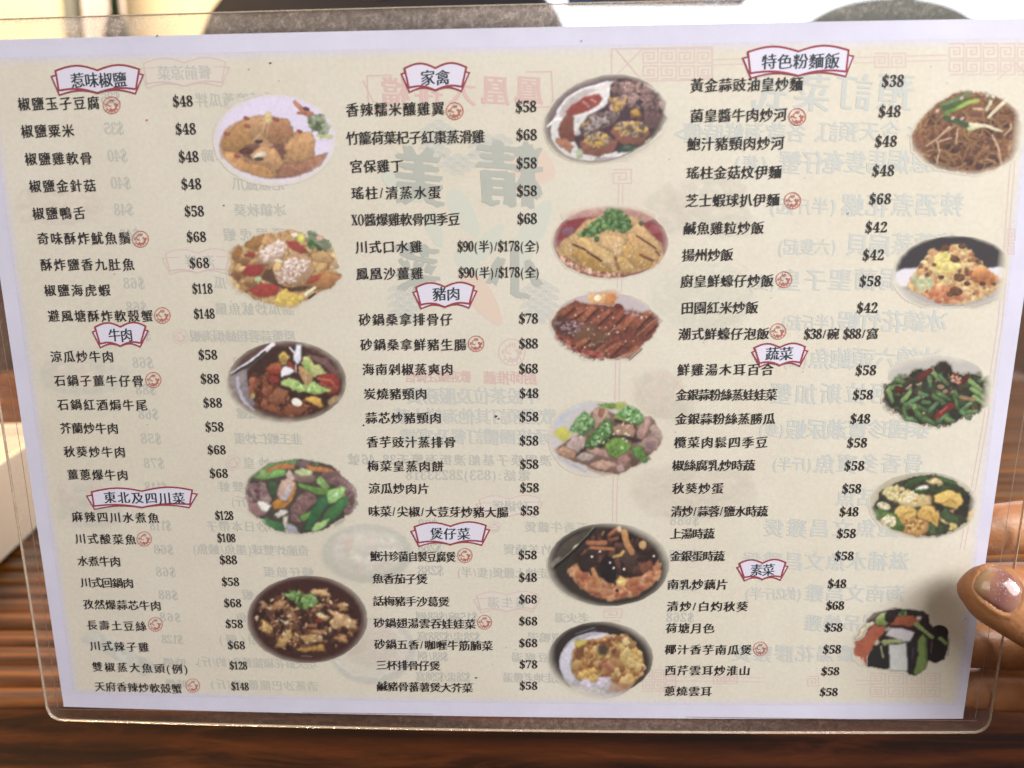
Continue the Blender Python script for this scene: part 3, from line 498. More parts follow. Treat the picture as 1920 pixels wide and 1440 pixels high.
def dish_beans():
    p = Pic(14, '2c3026')
    p.ell('e4e2ee', 92, 44, 60, 26, sh=0, tex=.01, a=.7)
    R = [22, 72, 28, 56, 40, 47, 58, 44, 64, 36, 82, 36, 88, 30, 104, 24, 114, 32, 114, 40, 134, 40, 150, 44, 160, 50, 168, 66, 160, 80, 140, 94, 110, 106, 84, 108, 50, 98, 28, 84]
    p.poly('2e3228', R, sh=.05, tex=.2, j=2.5)
    p.bits(['34442c', '28301e', '485c38', '3c2c28', '54402c'], 260, 2.8, R, 1.6)
    G = ['5c8048', '6a9052', '4a6c3c', '7ca05c', '527a50', '5c8c5c']
    for x, y, l, a in ((34, 70, 15, 70), (54, 70, 15, -50), (62, 76, 20, -28), (96, 74, 18, 32), (102, 70, 18, 30), (92, 44, 14, 50), (102, 50, 16, 45), (84, 52, 12, 85), (142, 56, 20, 40), (146, 66, 20, 35), (130, 84, 18, -42), (118, 78, 16, 78), (148, 76, 18, 35), (88, 84, 14, -45), (74, 86, 12, 30), (66, 88, 12, 70), (52, 92, 14, 80), (72, 96, 18, 50), (84, 102, 18, 28), (100, 98, 14, -35), (130, 94, 14, 40), (118, 68, 8, 60), (76, 68, 9, 10), (154, 48, 14, -20), (40, 58, 14, -10), (110, 100, 10, 20), (138, 90, 12, -10), (60, 100, 12, 20), (80, 78, 8, 0), (160, 64, 10, 60), (46, 50, 10, 20)):
        t = math.radians(a); dx, dy = l/2*math.cos(t), l/2*math.sin(t)
        p.line(G[p.rs.randint(6)], 6.2, [x-dx, y-dy, x+dx, y+dy], sh=.4, tex=.12, w2=5); p.line('9cb880', 1, [x-dx*.6, y-dy*.6-1.2, x+dx*.6, y+dy*.6-1.2], a=.45)
    p.poly('342422', [96, 28, 104, 24, 114, 32, 112, 42, 104, 42, 96, 36], j=2.2, tex=.3); p.poly('2c2822', [58, 44, 66, 36, 74, 38, 66, 46], j=2)
    p.line('6c2424', 7, [70, 47, 84, 37]); p.poly('641c18', [110, 42, 118, 40, 124, 46, 134, 40, 136, 46, 126, 56, 116, 54], j=1.6, sh=.3); p.line('5c1c1c', 7, [42, 60, 48, 62]); p.line('8c2420', 7.5, [94, 95, 104, 86, 112, 82]); p.line('d8a0a0', 1.2, [96, 91, 106, 84], a=.8); p.line('8c3434', 6, [156, 74, 160, 78])
    p.line('a07c58', 5, [124, 71, 140, 74]); p.ell('a88468', 98, 58, 5, 3); p.line('b09880', 3, [54, 60, 60, 56]); p.line('c0a890', 2.5, [68, 55, 73, 53]); p.ell('94785c', 104, 64, 4, 3)
    p.bits(['e0c0a0', 'd8a890'], 24, 0.9, [108, 42, 124, 46, 124, 56, 114, 52]); p.bits(['c8b890', 'a89870', '9c6c50'], 30, 1.1, R)
    return p.fade(94, 66, 76, 46, 12, j=2.5)

def dish_okra():
    p = Pic(15, '4c4a34')
    R = [24, 70, 36, 44, 54, 38, 74, 28, 104, 26, 134, 36, 156, 60, 154, 80, 136, 96, 110, 106, 80, 106, 52, 96, 30, 84]
    p.ell('dccf98', 90, 66, 70, 42, sh=0, a=.6); p.poly('3c3c2c', R, sh=.05, tex=.2, j=2)
    p.poly('2f2a24', [100, 62, 134, 60, 150, 50, 156, 64, 146, 80, 110, 74], sh=0)
    Y = [([36, 52, 42, 42, 56, 40, 62, 48, 60, 64, 50, 60, 44, 58], 'd4c88c'), ([56, 58, 70, 46, 84, 52, 88, 62, 80, 68, 62, 66], 'd4bc84'), ([84, 52, 100, 56, 98, 64, 86, 66], 'c89c64'), ([104, 54, 118, 46, 130, 50, 140, 58, 132, 68, 118, 66, 106, 60], 'dcb258'), ([51, 74, 60, 66, 72, 66, 80, 74, 74, 84, 64, 90, 58, 82], 'd8b05c'), ([80, 74, 92, 65, 102, 68, 108, 78, 106, 94, 98, 86, 84, 82], 'd4a450'), ([66, 90, 76, 82, 92, 86, 96, 94, 88, 104, 72, 106, 64, 98], 'b07c48'), ([92, 36, 102, 31, 112, 34, 114, 42, 104, 40], 'd8c088'), ([120, 70, 132, 70, 128, 78], 'c09060'), ([122, 88, 130, 85, 134, 96, 124, 98], 'e0c878'), ([108, 82, 116, 84, 124, 90, 116, 90], 'd8c080'), ([146, 76, 156, 72, 154, 84, 144, 86], 'd8b468')]
    for q, c in Y: p.poly(c, q, sh=.28, tex=.14, j=2)
    for q, c in (([50, 76, 58, 65, 72, 64, 82, 72, 80, 82, 70, 88, 62, 90, 56, 84], 'dfb85e'), ([80, 76, 90, 64, 102, 66, 110, 78, 109, 94, 102, 92, 96, 86, 84, 84], 'd9ab52'), ([100, 56, 112, 48, 124, 46, 136, 52, 142, 60, 134, 70, 120, 68, 108, 64], 'e2ba5c'), ([62, 90, 78, 82, 94, 86, 98, 96, 90, 105, 72, 107, 62, 100], 'b8854c'), ([56, 56, 68, 46, 84, 50, 96, 56, 100, 64, 84, 68, 64, 68], 'd8bf82')): p.poly(c, q, sh=.3, tex=.10, j=2)
    for w, q, c in ((2, [54, 74, 62, 72, 68, 80], 'f0d490'), (2, [84, 72, 94, 68, 104, 76], 'efd08a'), (2, [106, 58, 120, 52, 134, 58], 'f2d890'), (2, [60, 82, 68, 76, 76, 74], 'c08c40'), (2, [90, 80, 98, 74, 104, 88], 'bb8a40'), (2, [114, 64, 124, 58, 132, 64], 'c4903f')): p.line(c, w, q, a=.6)
    p.poly('c89044', [54, 84, 66, 74, 64, 90, 60, 90], a=.5); p.bits(['f0e4b4', 'e8d8a0', 'b8884c'], 60, 1.4, [40, 46, 60, 42, 84, 54, 80, 66, 50, 60], 1.4); p.bits(['e4c070', '8c5834', 'c89450'], 50, 2, [66, 84, 92, 86, 88, 102, 70, 102], 1.5)
    G = [([62, 42, 70, 34, 84, 29, 102, 28, 90, 36, 66, 44], '3c5830'), ([106, 29, 114, 29, 132, 38, 134, 42, 118, 38], '4c6c3c'), ([98, 46, 112, 42, 134, 40, 126, 46, 104, 52], '3a4c2c'), ([74, 46, 84, 44, 95, 46, 94, 52, 84, 52], '36582c'), ([26, 76, 34, 70, 46, 74, 56, 80, 66, 94, 62, 100, 50, 98, 34, 86], '4c7034'), ([22, 72, 28, 62, 36, 58, 32, 70], '34402c'), ([136, 48, 150, 48, 146, 56, 138, 56], '2c3826'), ([142, 66, 156, 62, 150, 70], '445438'), ([110, 78, 118, 68, 124, 76, 134, 80, 136, 92, 120, 88], '44583a'), ([96, 88, 104, 92, 106, 104, 96, 104], '4c6440'), ([108, 90, 116, 92, 116, 102, 108, 104], '3c5234')]
    for q, c in G: p.poly(c, q, sh=.35, tex=.12, j=.9)
    p.ell('d8c89c', 45, 85, 11, 8, 35, sh=.15, tex=.2); p.line('5c7c3c', 3, [34, 82, 44, 76, 54, 80, 60, 92]); p.ell('c8c0a0', 39, 67, 9, 5, 15, tex=.25); p.bits(['f4ecd0', '8c9c6c', 'e8dcb4'], 26, 1.3, [36, 84, 46, 78, 54, 88, 46, 92]); p.poly('e8e8dc', [78, 46, 86, 41, 97, 41, 95, 46], sh=.05, j=.4)
    p.bits(['f4eccc', 'ece4c4'], 20, 1.3, [60, 58, 74, 46, 82, 56, 68, 64])
    return p.fade(90, 66, 70, 44, 12, j=2, rot=4)

def dish_celery():
    p = Pic(16, '2a2628')
    p.poly('2c2426', [44, 44, 60, 32, 84, 27, 110, 30, 124, 36, 124, 46, 130, 52, 148, 56, 150, 74, 144, 92, 132, 98, 124, 94, 108, 114, 98, 112, 92, 106, 44, 102, 46, 84], sh=.05, j=.6)
    p.poly('6c5c58', [42, 44, 52, 34, 62, 32, 56, 42], a=.9); p.ell('302428', 76, 38, 8, 7); p.poly('584c4c', [72, 28, 84, 26, 84, 30], a=.8); p.poly('3c3234', [100, 30, 118, 31, 124, 38, 122, 44, 112, 38])
    p.poly('acc07c', [60, 34, 70, 32, 66, 42, 60, 48, 54, 46], sh=.2); p.poly('84a858', [84, 34, 88, 30, 96, 30, 96, 38, 84, 38], sh=.2); p.poly('88a054', [54, 44, 64, 40, 72, 46, 68, 50, 56, 48]); p.ell('44703c', 90, 34, 3, 3)
    p.poly('b85c40', [73, 48, 84, 38, 104, 36, 113, 45, 100, 52, 90, 50], sh=.12, tex=.06); p.poly('ba5e42', [40, 64, 44, 56, 52, 48, 70, 50, 64, 62, 56, 70, 50, 82, 46, 88, 44, 102, 36, 98, 28, 88, 28, 70], sh=.1, tex=.08, j=1.6)
    p.poly('e0d4b4', [32, 60, 40, 50, 52, 43, 54, 46, 44, 54, 38, 64, 30, 68], sh=.1, j=1.5); p.poly('d8c8b0', [52, 72, 58, 66, 62, 70, 56, 76]); p.poly('dcd0b8', [66, 54, 74, 50, 76, 56, 68, 58], a=.8); p.bits(['dcc8b8', 'e0d0c0'], 20, 1.6, [30, 90, 40, 92, 40, 100, 34, 98])
    p.poly('26262c', [50, 82, 58, 74, 70, 76, 72, 106, 46, 102], sh=.05, j=.3, tex=.04); p.line('a8b484', 2.6, [62, 76, 65, 90]); p.poly('2c262e', [96, 72, 108, 62, 112, 66, 108, 90, 104, 112, 98, 108], sh=.1, j=.3); p.line('5c5864', 1.4, [104, 78, 102, 92])
    p.poly('a0b870', [62, 70, 72, 66, 88, 66, 90, 71, 74, 73, 66, 76], sh=.2); p.poly('e0ddec', [68, 62, 76, 52, 90, 53, 106, 58, 100, 70, 90, 70, 82, 66], sh=.03, tex=.01, j=.3)
    p.poly('dadfe2', [72, 74, 84, 73, 95, 71, 97, 108, 74, 107], sh=.03, tex=.02, j=.3); p.line('b0c080', 4, [66, 70, 88, 69]); 
    p.poly('7c9c50', [110, 68, 116, 60, 120, 68, 122, 86, 120, 104, 108, 114, 104, 110, 110, 88], sh=.15, tex=.06); p.line('98b46c', 5.5, [108, 48, 118, 56, 128, 64], w2=5); p.line('5c7c3c', 3, [120, 66, 121, 100], a=.7)
    p.ell('2a1e22', 138, 57, 11, 8, 10, sh=.1); p.ell('251a1e', 133, 82, 11, 15, 10, sh=.1, tex=.06); p.line('84a86c', 5, [138, 66, 146, 72]); p.line('a8888c', 1.6, [128, 70, 126, 84], a=.6); p.poly('e4ddd4', [108, 38, 115, 38, 112, 44, 108, 42]); p.line('b4bc8c', 2, [150, 66, 148, 88], a=.5)
    return p.fade(90, 70, 66, 48, 6, j=1)

# pale pictures that the menu's other face lets through
def ghost_pic(seed, shapes, soft=14, fd=(96, 72, 90, 66)):
    p = Pic(seed, 'c0b8b0')
    for s in shapes:
        if s[0] == 'e': p.ell(s[1], *s[2:], soft=8, sh=.2, tex=.08, j=2)
        elif s[0] == 'l': p.line(s[1], s[2], s[3], sh=.05, j=2)
        elif s[0] == 'b': p.bits(s[1], s[2], s[3], s[4], 1.4)
    for k in range(3): p.c[..., k] = _blur(_blur(p.c[..., k], 2), 2)
    p.a = _blur(p.a, 2)
    return p.fade(*fd, soft=soft)
# ---------------------------------------------------------------- the setting: floor, walls
def wood(name, dark, mid, light, sc, ax, rough=0.35, coat=0.3, seed=0.0, ring=1.0, rmix=0.55):
    m = mat(name, rough=rough, spec=0.5, Coat_Weight=coat, Coat_Roughness=0.12)
    t = N(m, 'ShaderNodeTexCoord'); oi = N(m, 'ShaderNodeObjectInfo')
    add = N(m, 'ShaderNodeVectorMath', operation='ADD'); L(m, t.outputs['Object'], add.inputs[0])
    cb = N(m, 'ShaderNodeCombineXYZ'); mu = N(m, 'ShaderNodeMath', operation='MULTIPLY'); mu.inputs[1].default_value = 3.7+seed
    L(m, oi.outputs['Random'], mu.inputs[0]); L(m, mu.outputs[0], cb.inputs[0]); L(m, mu.outputs[0], cb.inputs[1]); L(m, cb.outputs[0], add.inputs[1])
    mp = N(m, 'ShaderNodeMapping'); mp.inputs['Scale'].default_value = ax; L(m, add.outputs[0], mp.inputs[0])
    v = mp.outputs[0]
    n1 = noise(m, v, sc, 6, 0.65, 0.8); n2 = noise(m, v, sc*9, 4, 0.7); n3 = noise(m, v, sc*0.35, 2, 0.5, 1.5)
    c1 = ramp(m, n1, [(0.30, dark), (0.48, mid), (0.68, light)])
    w = N(m, 'ShaderNodeTexWave', wave_type='RINGS', i_Scale=sc*0.5*ring, i_Distortion=9.0, i_Detail=3.0); L(m, v, w.inputs['Vector'])
    c2 = mixc(m, rmix, c1, ramp(m, w.outputs['Fac'], [(0.0, dark), (0.5, mid), (1.0, light)]), 'MIX')
    c3 = mixc(m, 0.5, c2, ramp(m, n3, [(0.35, (0.35, 0.32, 0.30, 1)), (0.6, (1, 1, 1, 1))]), 'MULTIPLY')
    c4 = mixc(m, 0.35, c3, ramp(m, n2, [(0.35, (0.5, 0.45, 0.42, 1)), (0.65, (1, 1, 1, 1))]), 'MULTIPLY')
    L(m, c4, bsdf(m).inputs['Base Color']); bump(m, n2, 0.25, 0.0006)
    return m
M_slat = wood('varnished_slat_wood', '241005', '744012', 'a86c28', 14, (0.6, 6, 6), 0.32, 0.35)
M_board = wood('dark_board_wood', '0b0502', '2e1608', '623618', 11, (1.3, 7, 7), 0.75, 0.0, ring=0.5, rmix=0.35); bsdf(M_board).inputs['Specular IOR Level'].default_value = 0.08
M_panel = wood('bench_wood', '34201a', '6c4630', '8a6044', 5, (3, 3, 0.5), 0.5, 0.1)
floor_m = mat('floor_tile', '6a5546', 0.35); nv = coords(floor_m); L(floor_m, ramp(floor_m, noise(floor_m, nv, 6), [(0.3, '5a463a'), (0.7, '7a6454')]), bsdf(floor_m).inputs['Base Color'])
tag(mesh('floor', [(-6, -3, 0), (6, -3, 0), (6, 6, 0), (-6, 6, 0)], [(0, 1, 2, 3)], floor_m), kind='structure')
wall_m = mat('cream_wall_plaster', 'ecdcbc', 0.8); nv = coords(wall_m); L(wall_m, ramp(wall_m, noise(wall_m, nv, 3), [(0.3, 'e4d2b0'), (0.7, 'efe1c4')]), bsdf(wall_m).inputs['Base Color'])
WINX0, WINX1, WINZ0, WINZ1 = 0.09, 3.4, 1.0, 2.6
wv = [(-6, 4, 0), (WINX0, 4, 0), (WINX1, 4, 0), (6, 4, 0), (-6, 4, WINZ0), (WINX0, 4, WINZ0), (WINX1, 4, WINZ0), (6, 4, WINZ0),
      (-6, 4, WINZ1), (WINX0, 4, WINZ1), (WINX1, 4, WINZ1), (6, 4, WINZ1), (-6, 4, 3), (WINX0, 4, 3), (WINX1, 4, 3), (6, 4, 3)]
wf = [(0, 1, 5, 4), (1, 2, 6, 5), (2, 3, 7, 6), (4, 5, 9, 8), (6, 7, 11, 10), (8, 9, 13, 12), (9, 10, 14, 13), (10, 11, 15, 14)]
tag(mesh('back_wall', wv, wf, wall_m), kind='structure')

# the bright window in the far wall
frame_m = mat('window_frame_paint', 'd8c8c4', 0.5)
day = bpy.data.materials.new('daylight_pane'); day.use_nodes = True; nt = day.node_tree; nt.nodes.clear()
em = nt.nodes.new('ShaderNodeEmission'); em.inputs[0].default_value = (0.86, 0.93, 1.0, 1); em.inputs[1].default_value = 3.2; ou = nt.nodes.new('ShaderNodeOutputMaterial'); nt.links.new(em.outputs[0], ou.inputs[0])
win = tag(empty('window', (1.7, 4.0, WINZ0)), 'bright daylit window in the blurred room beyond the menu, upper right', 'window')
def W(x, y, z): return (x-1.7, y-4.0, z-WINZ0)
nx = 2
for i in range(nx):
    xa = WINX0+(WINX1-WINX0)*i/nx+0.05; xb = WINX0+(WINX1-WINX0)*(i+1)/nx-0.02
    mesh('pane', [W(xa, 4.03, WINZ0+0.05), W(xb, 4.03, WINZ0+0.05), W(xb, 4.03, WINZ1-0.05), W(xa, 4.03, WINZ1-0.05)], [(0, 1, 2, 3)], day, win)
bm = bmesh.new()
for i in range(nx+1):
    x = WINX0+(WINX1-WINX0)*i/nx; box_bm(bm, x-0.03-1.7, x+0.05-1.7, -0.03, 0.05, 0, WINZ1-WINZ0, 0.006)
me = bpy.data.meshes.new('mullion'); bm.to_mesh(me); bm.free(); link('window_frame', me, frame_m, win)
for z in (0.0, WINZ1-WINZ0): box('rail', (WINX0-1.7, WINX1-1.7+0.05, -0.035, 0.045, z-0.03, z+0.05), frame_m, win, 0.006)

# upright post and pale curtain by the cream wall, far left
p0 = atY(126, 20, 3.85); p1 = atY(152, 20, 3.85)
post_m = mat('grey_post_paint', '6c6c66', 0.5)
tag(box('wall_post', (p0.x, p1.x, 3.80, 3.90, 0, 3), post_m, None, 0.01), 'narrow grey upright post on the cream wall, far upper left', 'post')
cur_m = mat('pale_curtain_cloth', 'd8cccc', 0.9)
vs, fs = [], []
xa = atY(153, 20, 3.8).x; xb = atY(232, 20, 3.8).x
for i in range(41):
    x = xa+(xb-xa)*i/40; y = 3.82+0.025*math.sin(i*0.9)
    vs += [(x, y, 0.4), (x, y, 2.8)]
for i in range(40): fs.append((2*i, 2*i+2, 2*i+3, 2*i+1))
cu = mesh('curtain', vs, fs, cur_m, None, True); sm = cu.modifiers.new('thick', 'SOLIDIFY'); sm.thickness = 0.006
tag(cu, 'pale lilac curtain hanging right of the grey post', 'curtain')
# green bottle standing at the back, seen as a thin green streak
def lathe(name, prof, mt, parent=None, seg=32, loc=None):
    vs, fs = [], []
    for r, z in prof:
        for k in range(seg):
            a = 2*math.pi*k/seg; vs.append((r*math.cos(a), r*math.sin(a), z))
    for i in range(len(prof)-1):
        for k in range(seg):
            a, b = i*seg+k, i*seg+(k+1) % seg; fs.append((a, b, b+seg, a+seg))
    fs.append(tuple(range(seg))[::-1]); fs.append(tuple((len(prof)-1)*seg+k for k in range(seg)))
    o = mesh(name, vs, fs, mt, parent, True)
    if loc is not None: o.location = loc
    return o
green_m = mat('green_bottle_glass', '2c4014', 0.15, 0.6)
cap_m = mat('bottle_cap', 'b8a878', 0.4)
bx = atY(215, 10, 2.3)
sh_m = wood('shelf_wood', '50341f', '8a6440', 'a88058', 5, (0.5, 3, 3), 0.5, 0.1)
shelf_z = bx.z-0.20
tag(box('wall_shelf', (bx.x-0.5, bx.x+0.25, 2.16, 2.44, 0.0, shelf_z), sh_m, None, 0.01), 'wooden cabinet that carries the green bottle at the left', 'cabinet')
bt = tag(empty('bottle', (bx.x, 2.3, shelf_z)), 'slim dark green bottle standing on the wooden cabinet at the left', 'bottle')
lathe('glass', [(0.03, 0), (0.034, 0.008), (0.034, 0.13), (0.028, 0.155), (0.0135, 0.18), (0.0125, 0.27), (0.014, 0.272), (0.014, 0.29)], green_m, bt)
lathe('cap', [(0.015, 0.285), (0.015, 0.302), (0.013, 0.305)], cap_m, bt)

# bench back of brown wood across the room, table with a slatted top in front of it
bench = tag(empty('bench', (0, 1.75, 0)), 'long brown wooden bench with boarded back beyond the table', 'bench')
for i in range(30):
    x = -2.25+i*0.15
    box('back_board', (x+0.004, x+0.146, -0.02, 0.02, 0.40, 1.02), M_panel, bench, 0.004, 1)
box('top_rail', (-2.26, 2.26, -0.035, 0.035, 1.02, 1.07), M_panel, bench, 0.008)
box('seat', (-2.25, 2.25, -0.45, -0.02, 0.40, 0.45), M_panel, bench, 0.01)
for x in (-2.0, 0.0, 2.0): box('leg', (x-0.03, x+0.03, -0.42, -0.02, 0.0, 0.40), M_panel, bench, 0.004)

TZ = 0.75
table = tag(empty('table', (0, 0.5, 0)), 'wooden restaurant table with rounded orange slats and a dark front board', 'table')
Y0 = 0.3085; pitch = 0.0165; k = 0
slat_me = None
rnd = random.Random(4)
while Y0+pitch*(k+1) < 0.98:
    y0 = Y0+pitch*k; n = 8; vs, fs = [], []; X0, X1 = -0.62, 0.62
    if slat_me is None:
        prof = []
        for i in range(n+1):
            a = math.pi*i/n; prof.append((-0.5*(pitch-0.0012)*math.cos(a), -0.0052+0.0052*math.sin(a)**0.7))
        prof = [(-0.5*(pitch-0.0012), -0.016)]+prof+[(0.5*(pitch-0.0012), -0.016)]
        for X in (X0, X1):
            for (yy, zz) in prof: vs.append((X, yy, zz))
        q = len(prof)
        for i in range(q-1): fs.append((i+q, i+1+q, i+1, i))
        fs += [(q-1, q+q-1, q, 0), tuple(range(q)), tuple(range(2*q-1, q-1, -1))]
        slat_me = bpy.data.meshes.new('slat'); slat_me.from_pydata(vs, [], fs); slat_me.materials.append(M_slat)
        slat_me.polygons.foreach_set('use_smooth', [True]*len(slat_me.polygons))
    s = link('slat', slat_me, None, table); s.location = (rnd.uniform(-.004, .004), y0+pitch/2-0.5, TZ+rnd.uniform(-.0006, .0006)); s.rotation_euler = (rnd.uniform(-.04, .04), 0, rnd.uniform(-.0015, .0015))
    k += 1
yend = Y0+pitch*k
box('front_board', (-0.63, 0.63, 0.07-0.5, Y0-0.0015-0.5, TZ-0.030, TZ-0.0005), M_board, table, 0.003, 3)
box('back_rail', (-0.63, 0.63, yend-0.5+0.001, yend-0.5+0.05, TZ-0.030, TZ), M_slat, table, 0.003)
box('under_board', (-0.6, 0.6, 0.09-0.5, yend-0.5+0.03, TZ-0.045, TZ-0.031), M_board, table, 0.002)
for sx in (-0.56, 0.56):
    for y in (0.14-0.5, yend-0.5): box('leg', (sx-0.03, sx+0.03, y-0.02, y+0.04, 0, TZ-0.0455), M_board, table, 0.004)

# cream box of folded paper napkins at the left, behind the menu
cb_m = mat('cream_box_card', 'f2e2c8', 0.55); nv = coords(cb_m); bump(cb_m, noise(cb_m, nv, 60), 0.2, 0.001)
nap_m = mat('white_napkin_paper', 'd2c6b6', 0.9)
a = atZ(0, 1057, TZ+0.001); b = atZ(70, 990, TZ+0.001)
dirv = (b-a); dirv.z = 0; dirv.normalize(); ang = math.atan2(dirv.y, dirv.x)
nb = tag(empty('napkin_box', (a.x, a.y, TZ+0.0012), (0, 0, ang)), 'open cream box holding white napkins on the table at left', 'napkin box')
hgt = 0.054; ln = 0.115; wd = 0.125
for nm, d in (('side_panel', (-0.10, ln, 0.0, 0.004, 0, hgt)), ('side_panel', (-0.10, ln, wd-0.004, wd, 0, hgt)), ('end_panel', (-0.10, -0.096, 0.0045, wd-0.0045, 0, hgt)), ('end_panel', (ln-0.004, ln, 0.0045, wd-0.0045, 0, hgt)), ('bottom_panel', (-0.0955, ln-0.0045, 0.0045, wd-0.0045, 0.0, 0.003))):
    box(nm, d, cb_m, nb, 0.0012)
for i in range(6):
    o = box('napkin', (-0.093+0.0006*i, ln-0.007-0.0008*(i % 3), 0.008, wd-0.008-0.0007*(i % 2), 0.0035+0.0075*i, 0.0105+0.0075*i), nap_m, nb, 0.0022, 2, True)
# ---------------------------------------------------------------- the laminated menu
menu = empty('laminated_menu'); menu.matrix_world = Matrix(((MR[0][0], MR[0][1], MR[0][2], MT[0]), (MR[1][0], MR[1][1], MR[1][2], MT[1]), (MR[2][0], MR[2][1], MR[2][2], MT[2]), (0, 0, 0, 1)))
tag(menu, 'laminated Chinese restaurant menu with cream page, dish photos and prices, held up by a hand', 'menu')
def quad_grid(c, nu, nv):
    """c = tl, tr, br, bl pixel corners -> menu-frame X, Y arrays (nv+1, nu+1)"""
    q = np.array([[P(np.array(x), np.array(y)) for x, y in c]])[0].reshape(4, 2)
    u = np.linspace(0, 1, nu+1)[None, :, None]; v = np.linspace(0, 1, nv+1)[:, None, None]
    top = q[0]*(1-u)+q[1]*u; bot = q[3]*(1-u)+q[2]*u
    g = top*(1-v)+bot*v
    return g[..., 0], g[..., 1]
def sheet(name, X, Y, z, m, parent, col=None, keep=None):
    h, w = X.shape; Z = bow(X)+z
    co = np.stack([X, Y, Z], -1).reshape(-1, 3)
    i = np.arange(h*w).reshape(h, w)
    f = np.stack([i[1:, :-1], i[1:, 1:], i[:-1, 1:], i[:-1, :-1]], -1).reshape(-1, 4)
    if keep is not None: f = f[keep.reshape(-1)]
    used = np.unique(f); mp = np.zeros(h*w, int); mp[used] = np.arange(len(used)); f = mp[f]; co = co[used]
    me = bpy.data.meshes.new(name)
    me.vertices.add(len(co)); me.vertices.foreach_set('co', co.reshape(-1).astype(np.float32))
    me.loops.add(len(f)*4); me.loops.foreach_set('vertex_index', f.reshape(-1).astype(np.int32))
    me.polygons.add(len(f)); me.polygons.foreach_set('loop_start', np.arange(0, len(f)*4, 4, dtype=np.int32))
    me.update(calc_edges=True); me.polygons.foreach_set('use_smooth', [True]*len(f))
    if col is not None:
        at = me.color_attributes.new('ink', 'FLOAT_COLOR', 'POINT')
        at.data.foreach_set('color', col.reshape(-1, 4)[used].reshape(-1).astype(np.float32))
    return link(name, me, m, parent)
M_paper = mat('menu_paper', 'd6d3e4', 0.75, 0.3); nv = coords(M_paper)
L(M_paper, ramp(M_paper, noise(M_paper, nv, 35, 5, 0.7), [(0.3, 'cfccde'), (0.7, 'dad8e9')]), bsdf(M_paper).inputs['Base Color'])
PAPER = [(-66, 76), (1996, 33), (1805.5, 1347.5), (119.5, 1325)]
X, Y = quad_grid(PAPER, 60, 8)
paper = sheet('paper_sheet', X, Y, 0.0, M_paper, menu); so = paper.modifiers.new('thick', 'SOLIDIFY'); so.thickness = 0.00016; so.offset = -1; so.use_rim = False
def ink_mat(name, fixed=None, rough=0.75, spec=0.3):
    m = bpy.data.materials.new(name); m.use_nodes = True; b = bsdf(m); b.inputs['Roughness'].default_value = rough; b.inputs['Specular IOR Level'].default_value = spec
    at = N(m, 'ShaderNodeAttribute', attribute_name='ink')
    nv = coords(m); n = noise(m, nv, 900, 2, 0.5); n2 = noise(m, nv, 45, 4, 0.6)
    g = mixc(m, 1.0, ramp(m, n, [(0.3, (0.93, 0.93, 0.93, 1)), (0.7, (1.0, 1.0, 1.0, 1))]), ramp(m, n2, [(0.3, (0.955, 0.95, 0.94, 1)), (0.65, (1, 1, 1, 1))]), 'MULTIPLY')
    c = mixc(m, 1.0, at.outputs['Color'], g, 'MULTIPLY')
    L(m, c, b.inputs['Base Color'])
    return m
M_ink = ink_mat('printed_ink')
CREAM = s2l(np.array([0xDF, 0xD8, 0xC8])/255)
# cream printed ground with soft edges
c4 = [(-30, 108), (1950, 70), (1798, 1322), (138, 1300)]
X, Y = quad_grid(c4, 200, 140); h, w = X.shape
u = np.linspace(0, 1, w)[None, :]*np.ones((h, 1)); v = np.linspace(0, 1, h)[:, None]*np.ones((1, w))
e = np.minimum(np.minimum(u, 1-u)*0.27, np.minimum(v, 1-v)*0.19)
al = np.clip(e/0.0022, 0, 1); al = al*al*(3-2*al)
rs = np.random.RandomState(3)
_tg = [(n, rs.rand(n+3, int(n*1.5)+4)) for n in (5, 13, 34)]
def tintXY(X, Y):
    f = 0
    for (n, g), k in zip(_tg, (0.5, 0.3, 0.2)):
        y = np.clip((Y+0.01)/0.23*n, 0, n+0.99); x = np.clip((X+0.02)/0.34*n*1.5, 0, n*1.5+0.99)
        iy = y.astype(int); ix = x.astype(int); fy = y-iy; fx = x-ix; fy = fy*fy*(3-2*fy); fx = fx*fx*(3-2*fx)
        f = f+k*(g[iy, ix]*(1-fy)*(1-fx)+g[iy+1, ix]*fy*(1-fx)+g[iy, ix+1]*(1-fy)*fx+g[iy+1, ix+1]*fy*fx)
    return np.clip(CREAM*(1+(f[..., None]-0.5)*np.array([0.09, 0.10, 0.19])), 0, 1)
BORDER = s2l(np.array([0xD6, 0xD3, 0xE4])/255)
col = BORDER*(1-al[..., None])+tintXY(X, Y)*al[..., None]
col = np.concatenate([col, al[..., None]], -1)
sheet('cream_page_print', X, Y, 0.00003, M_ink, paper, col)

